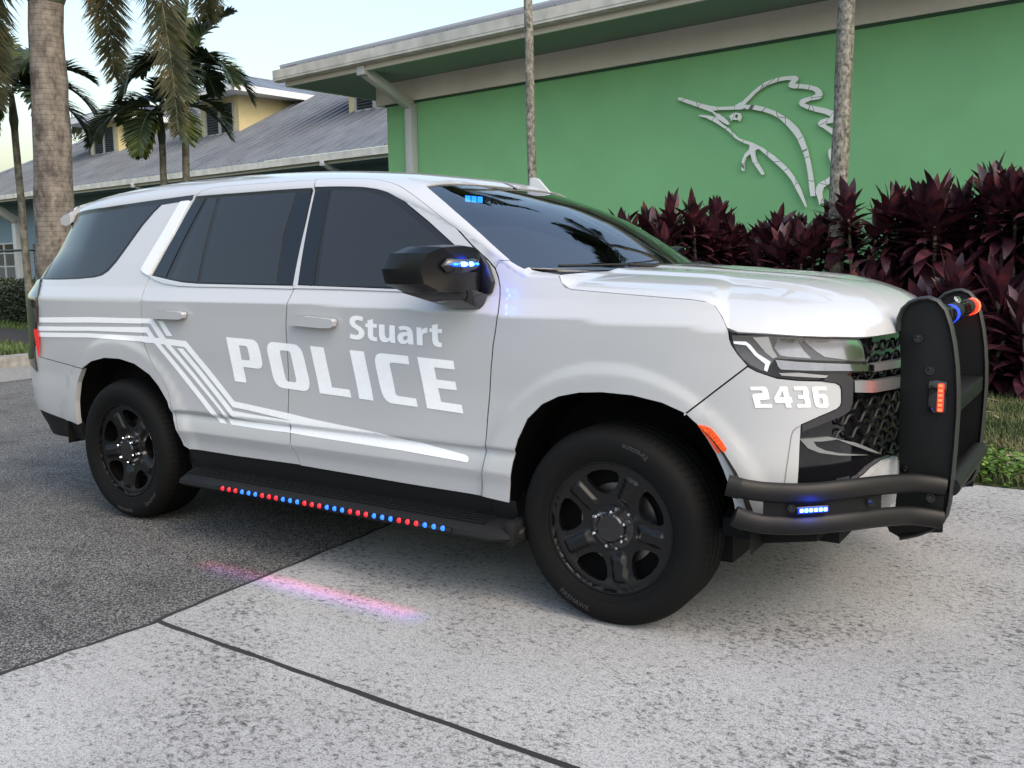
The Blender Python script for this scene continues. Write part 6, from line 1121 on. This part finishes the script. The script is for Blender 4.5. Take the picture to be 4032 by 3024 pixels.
# far fan palm over the roof on the left
t = empty('fan_palm', (-46.5, 27.5, 0)); tag(t, 'small distant palm top showing over the roof at the left edge', 'palm tree'); lv = Leaves(); MB().tube([(0, 0, 0), (0, 0, 7.6)], .18, 10).build('trunk', M_tk_slim, t, smooth=True)
for k in range(420):
    a = gg.uniform(0, 2 * math.pi); el = gg.uniform(-.5, 1.4); d = np.array([math.cos(a) * math.cos(el), math.sin(a) * math.cos(el), math.sin(el)]); lv.add(*blade(np.array([0, 0, 8.]) + d * .7, d, np.array([.1, .2, 1]), gg.uniform(.8, 1.3), .035, .6, 3, 0, (.4, 1, .05)))
lv.build('crown', M_fox, t)
# ------------------------------------------------------------------ hedge
lv = Leaves(); M_hedge = leaf_mat('clipped hedge leaf', [(.3, (.010, .016, .007)), (.55, (.028, .042, .016)), (.75, (.06, .08, .028))], 6., .5)
hn = 17000; a = rng.uniform(-26, -14.5, hn); face = rng.uniform(0, 1, hn)
for i in range(hn):
    if face[i] < .5: p = BW(a[i], -3.15 + rng.normal(0, .05), rng.uniform(.1, 1.0)); d = np.array([-.12 + rng.normal(0, .6), -1 + rng.normal(0, .4), rng.normal(.2, .6)])
    else: p = BW(a[i], rng.uniform(-3.15, -2.0), 1.0 + rng.normal(0, .035)); d = np.array([rng.normal(0, .7), rng.normal(0, .7), 1])
    L = rng.uniform(.05, .085); d /= np.linalg.norm(d); sd = np.cross(d, rng.normal(0, 1, 3)); sd /= np.linalg.norm(sd); q = np.array(p); lv.add([q, q + d * L * .5 + sd * L * .32, q + d * L, q + d * L * .5 - sd * L * .32], [(0, 1, 2, 3)])
hd_ = lv.build('hedge', M_hedge, smooth=False); tag(hd_, 'clipped dark green hedge on the lawn at the left edge', 'hedge')
mb = MB(); bbox_(mb, -26, -14.5, -3.08, -2.05, .1, .95); mb.build('hedge_core', simple('hedge interior', (.006, .008, .005), .9), hd_)
# ------------------------------------------------------------------ grass and ground cover
def grass(name, n, xy, h0, h1, wd, mat, z, seed):
    g = np.random.default_rng(seed); P = xy(g, n); az = g.uniform(0, 2 * np.pi, n); h = g.uniform(h0, h1, n); ln = g.uniform(.2, 1.0, n) * h; w2 = wd * g.uniform(.7, 1.3, n)
    b = np.c_[P, np.full(n, z)]; s = np.c_[np.cos(az + 1.57), np.sin(az + 1.57), np.zeros(n)] * w2[:, None]; d = np.c_[np.cos(az), np.sin(az), np.zeros(n)]
    m = b + d * ln[:, None] * .35 + np.c_[np.zeros((n, 2)), h * .65]; t = b + d * ln[:, None] + np.c_[np.zeros((n, 2)), h]
    V = np.stack([b - s, b + s, m + s * .8, m - s * .8, t], 1).reshape(-1, 3); F = []
    for i in range(n): k = 5 * i; F += [(k, k + 1, k + 2, k + 3), (k + 3, k + 2, k + 4)]
    return tag(obj(name, V, F, mat), kind='stuff')
M_grass = leaf_mat('lawn blade', [(.3, (.030, .045, .012)), (.5, (.06, .085, .022)), (.7, (.13, .12, .055))], 1.3, .6)
def gr(g, n):
    x = g.uniform(.6, 5.5, n * 2); y = 2.24 + (g.uniform(0, 1, n * 2) ** 1.15) * 3.9; k = (np.sin(x * 2.3 + 1) * np.sin(y * 2.9) + np.sin(x * 5.1 + y * 3.7) * .6) > -.75 + .5 * (y < 3.2) * (x > 2.4); q = np.c_[x, y][k][:n]; return q
grass('grass', 42000, gr, .035, .085, .0032, M_grass, .008, 2)
def gl_(g, n):
    x = g.uniform(-21, -10.4, n * 2); y = g.uniform(1.0, 11, n * 2); inn = (x - BO.x) * BN.x + (y - BO.y) * BN.y; k = ~((inn > -5.6) & (inn < -4.0)); return np.c_[x, y][k][:n]
M_grass2 = leaf_mat('left lawn blade', [(.3, (.03, .05, .012)), (.5, (.06, .10, .02)), (.7, (.10, .13, .035))], 1.3, .6)
grass('grass', 42000, gl_, .05, .10, .006, M_grass2, .135, 3)
lv = Leaves(); g = np.random.default_rng(9); M_weed = leaf_mat('bright weed leaf', [(.3, (.03, .06, .012)), (.5, (.07, .14, .02)), (.7, (.13, .22, .035))], 12., .45)
for i in range(1500):
    x = g.normal(2.30, .28); y = g.normal(2.48, .14); z = abs(g.normal(.06, .05)) + .02
    if y < 2.21: y = 2.21 + abs(y - 2.21) * .4
    a = g.uniform(0, 6.28); d = np.array([math.cos(a), math.sin(a), g.uniform(-.2, .7)]); L = g.uniform(.025, .05); lv.add(*blade((x, y, z), d, np.array([0, 0, 1.]) + g.normal(0, .3, 3), L, L * .36, .5, 4, .2, (.3, 1, .9, .05)))
tag(lv.build('ground_cover', M_weed), kind='stuff')
lv = Leaves()
for i in range(26):
    x = g.uniform(1.6, 3.4); y = g.uniform(2.6, 6.6); a = g.uniform(0, 6.28); lv.add(*blade((x, y, .05), np.array([math.cos(a), math.sin(a), .05]), np.array([0, 0, 1.]), g.uniform(.12, .28), .016, .1, 5, .5))
tag(lv.build('leaf_litter', simple('dry fallen leaf', (.30, .25, .17), .8)), kind='stuff')
# ------------------------------------------------------------------ far trees across the road, behind the viewer (the paint and lamps mirror them)
lv = Leaves(); g = np.random.default_rng(15)
for i in range(5200):
    a = g.uniform(R(95), R(265)); rr = g.uniform(46, 60); x, y = 3 + rr * math.sin(a), rr * math.cos(a); hm = 3.2 + 1.8 * math.sin(a * 23) + 1.5 * math.sin(a * 9 + 1) ; z = g.uniform(0, 1) ** .8 * max(hm, 1.2)
    d = g.normal(0, 1, 3); d /= np.linalg.norm(d); sd = np.cross(d, g.normal(0, 1, 3)); sd /= np.linalg.norm(sd); p = np.array([x, y, z]); L = g.uniform(.8, 1.6); lv.add([p, p + d * L * .5 + sd * L * .3, p + d * L, p + d * L * .5 - sd * L * .3], [(0, 1, 2, 3)])
tag(lv.build('treeline', M_hedge, smooth=False), kind='stuff')
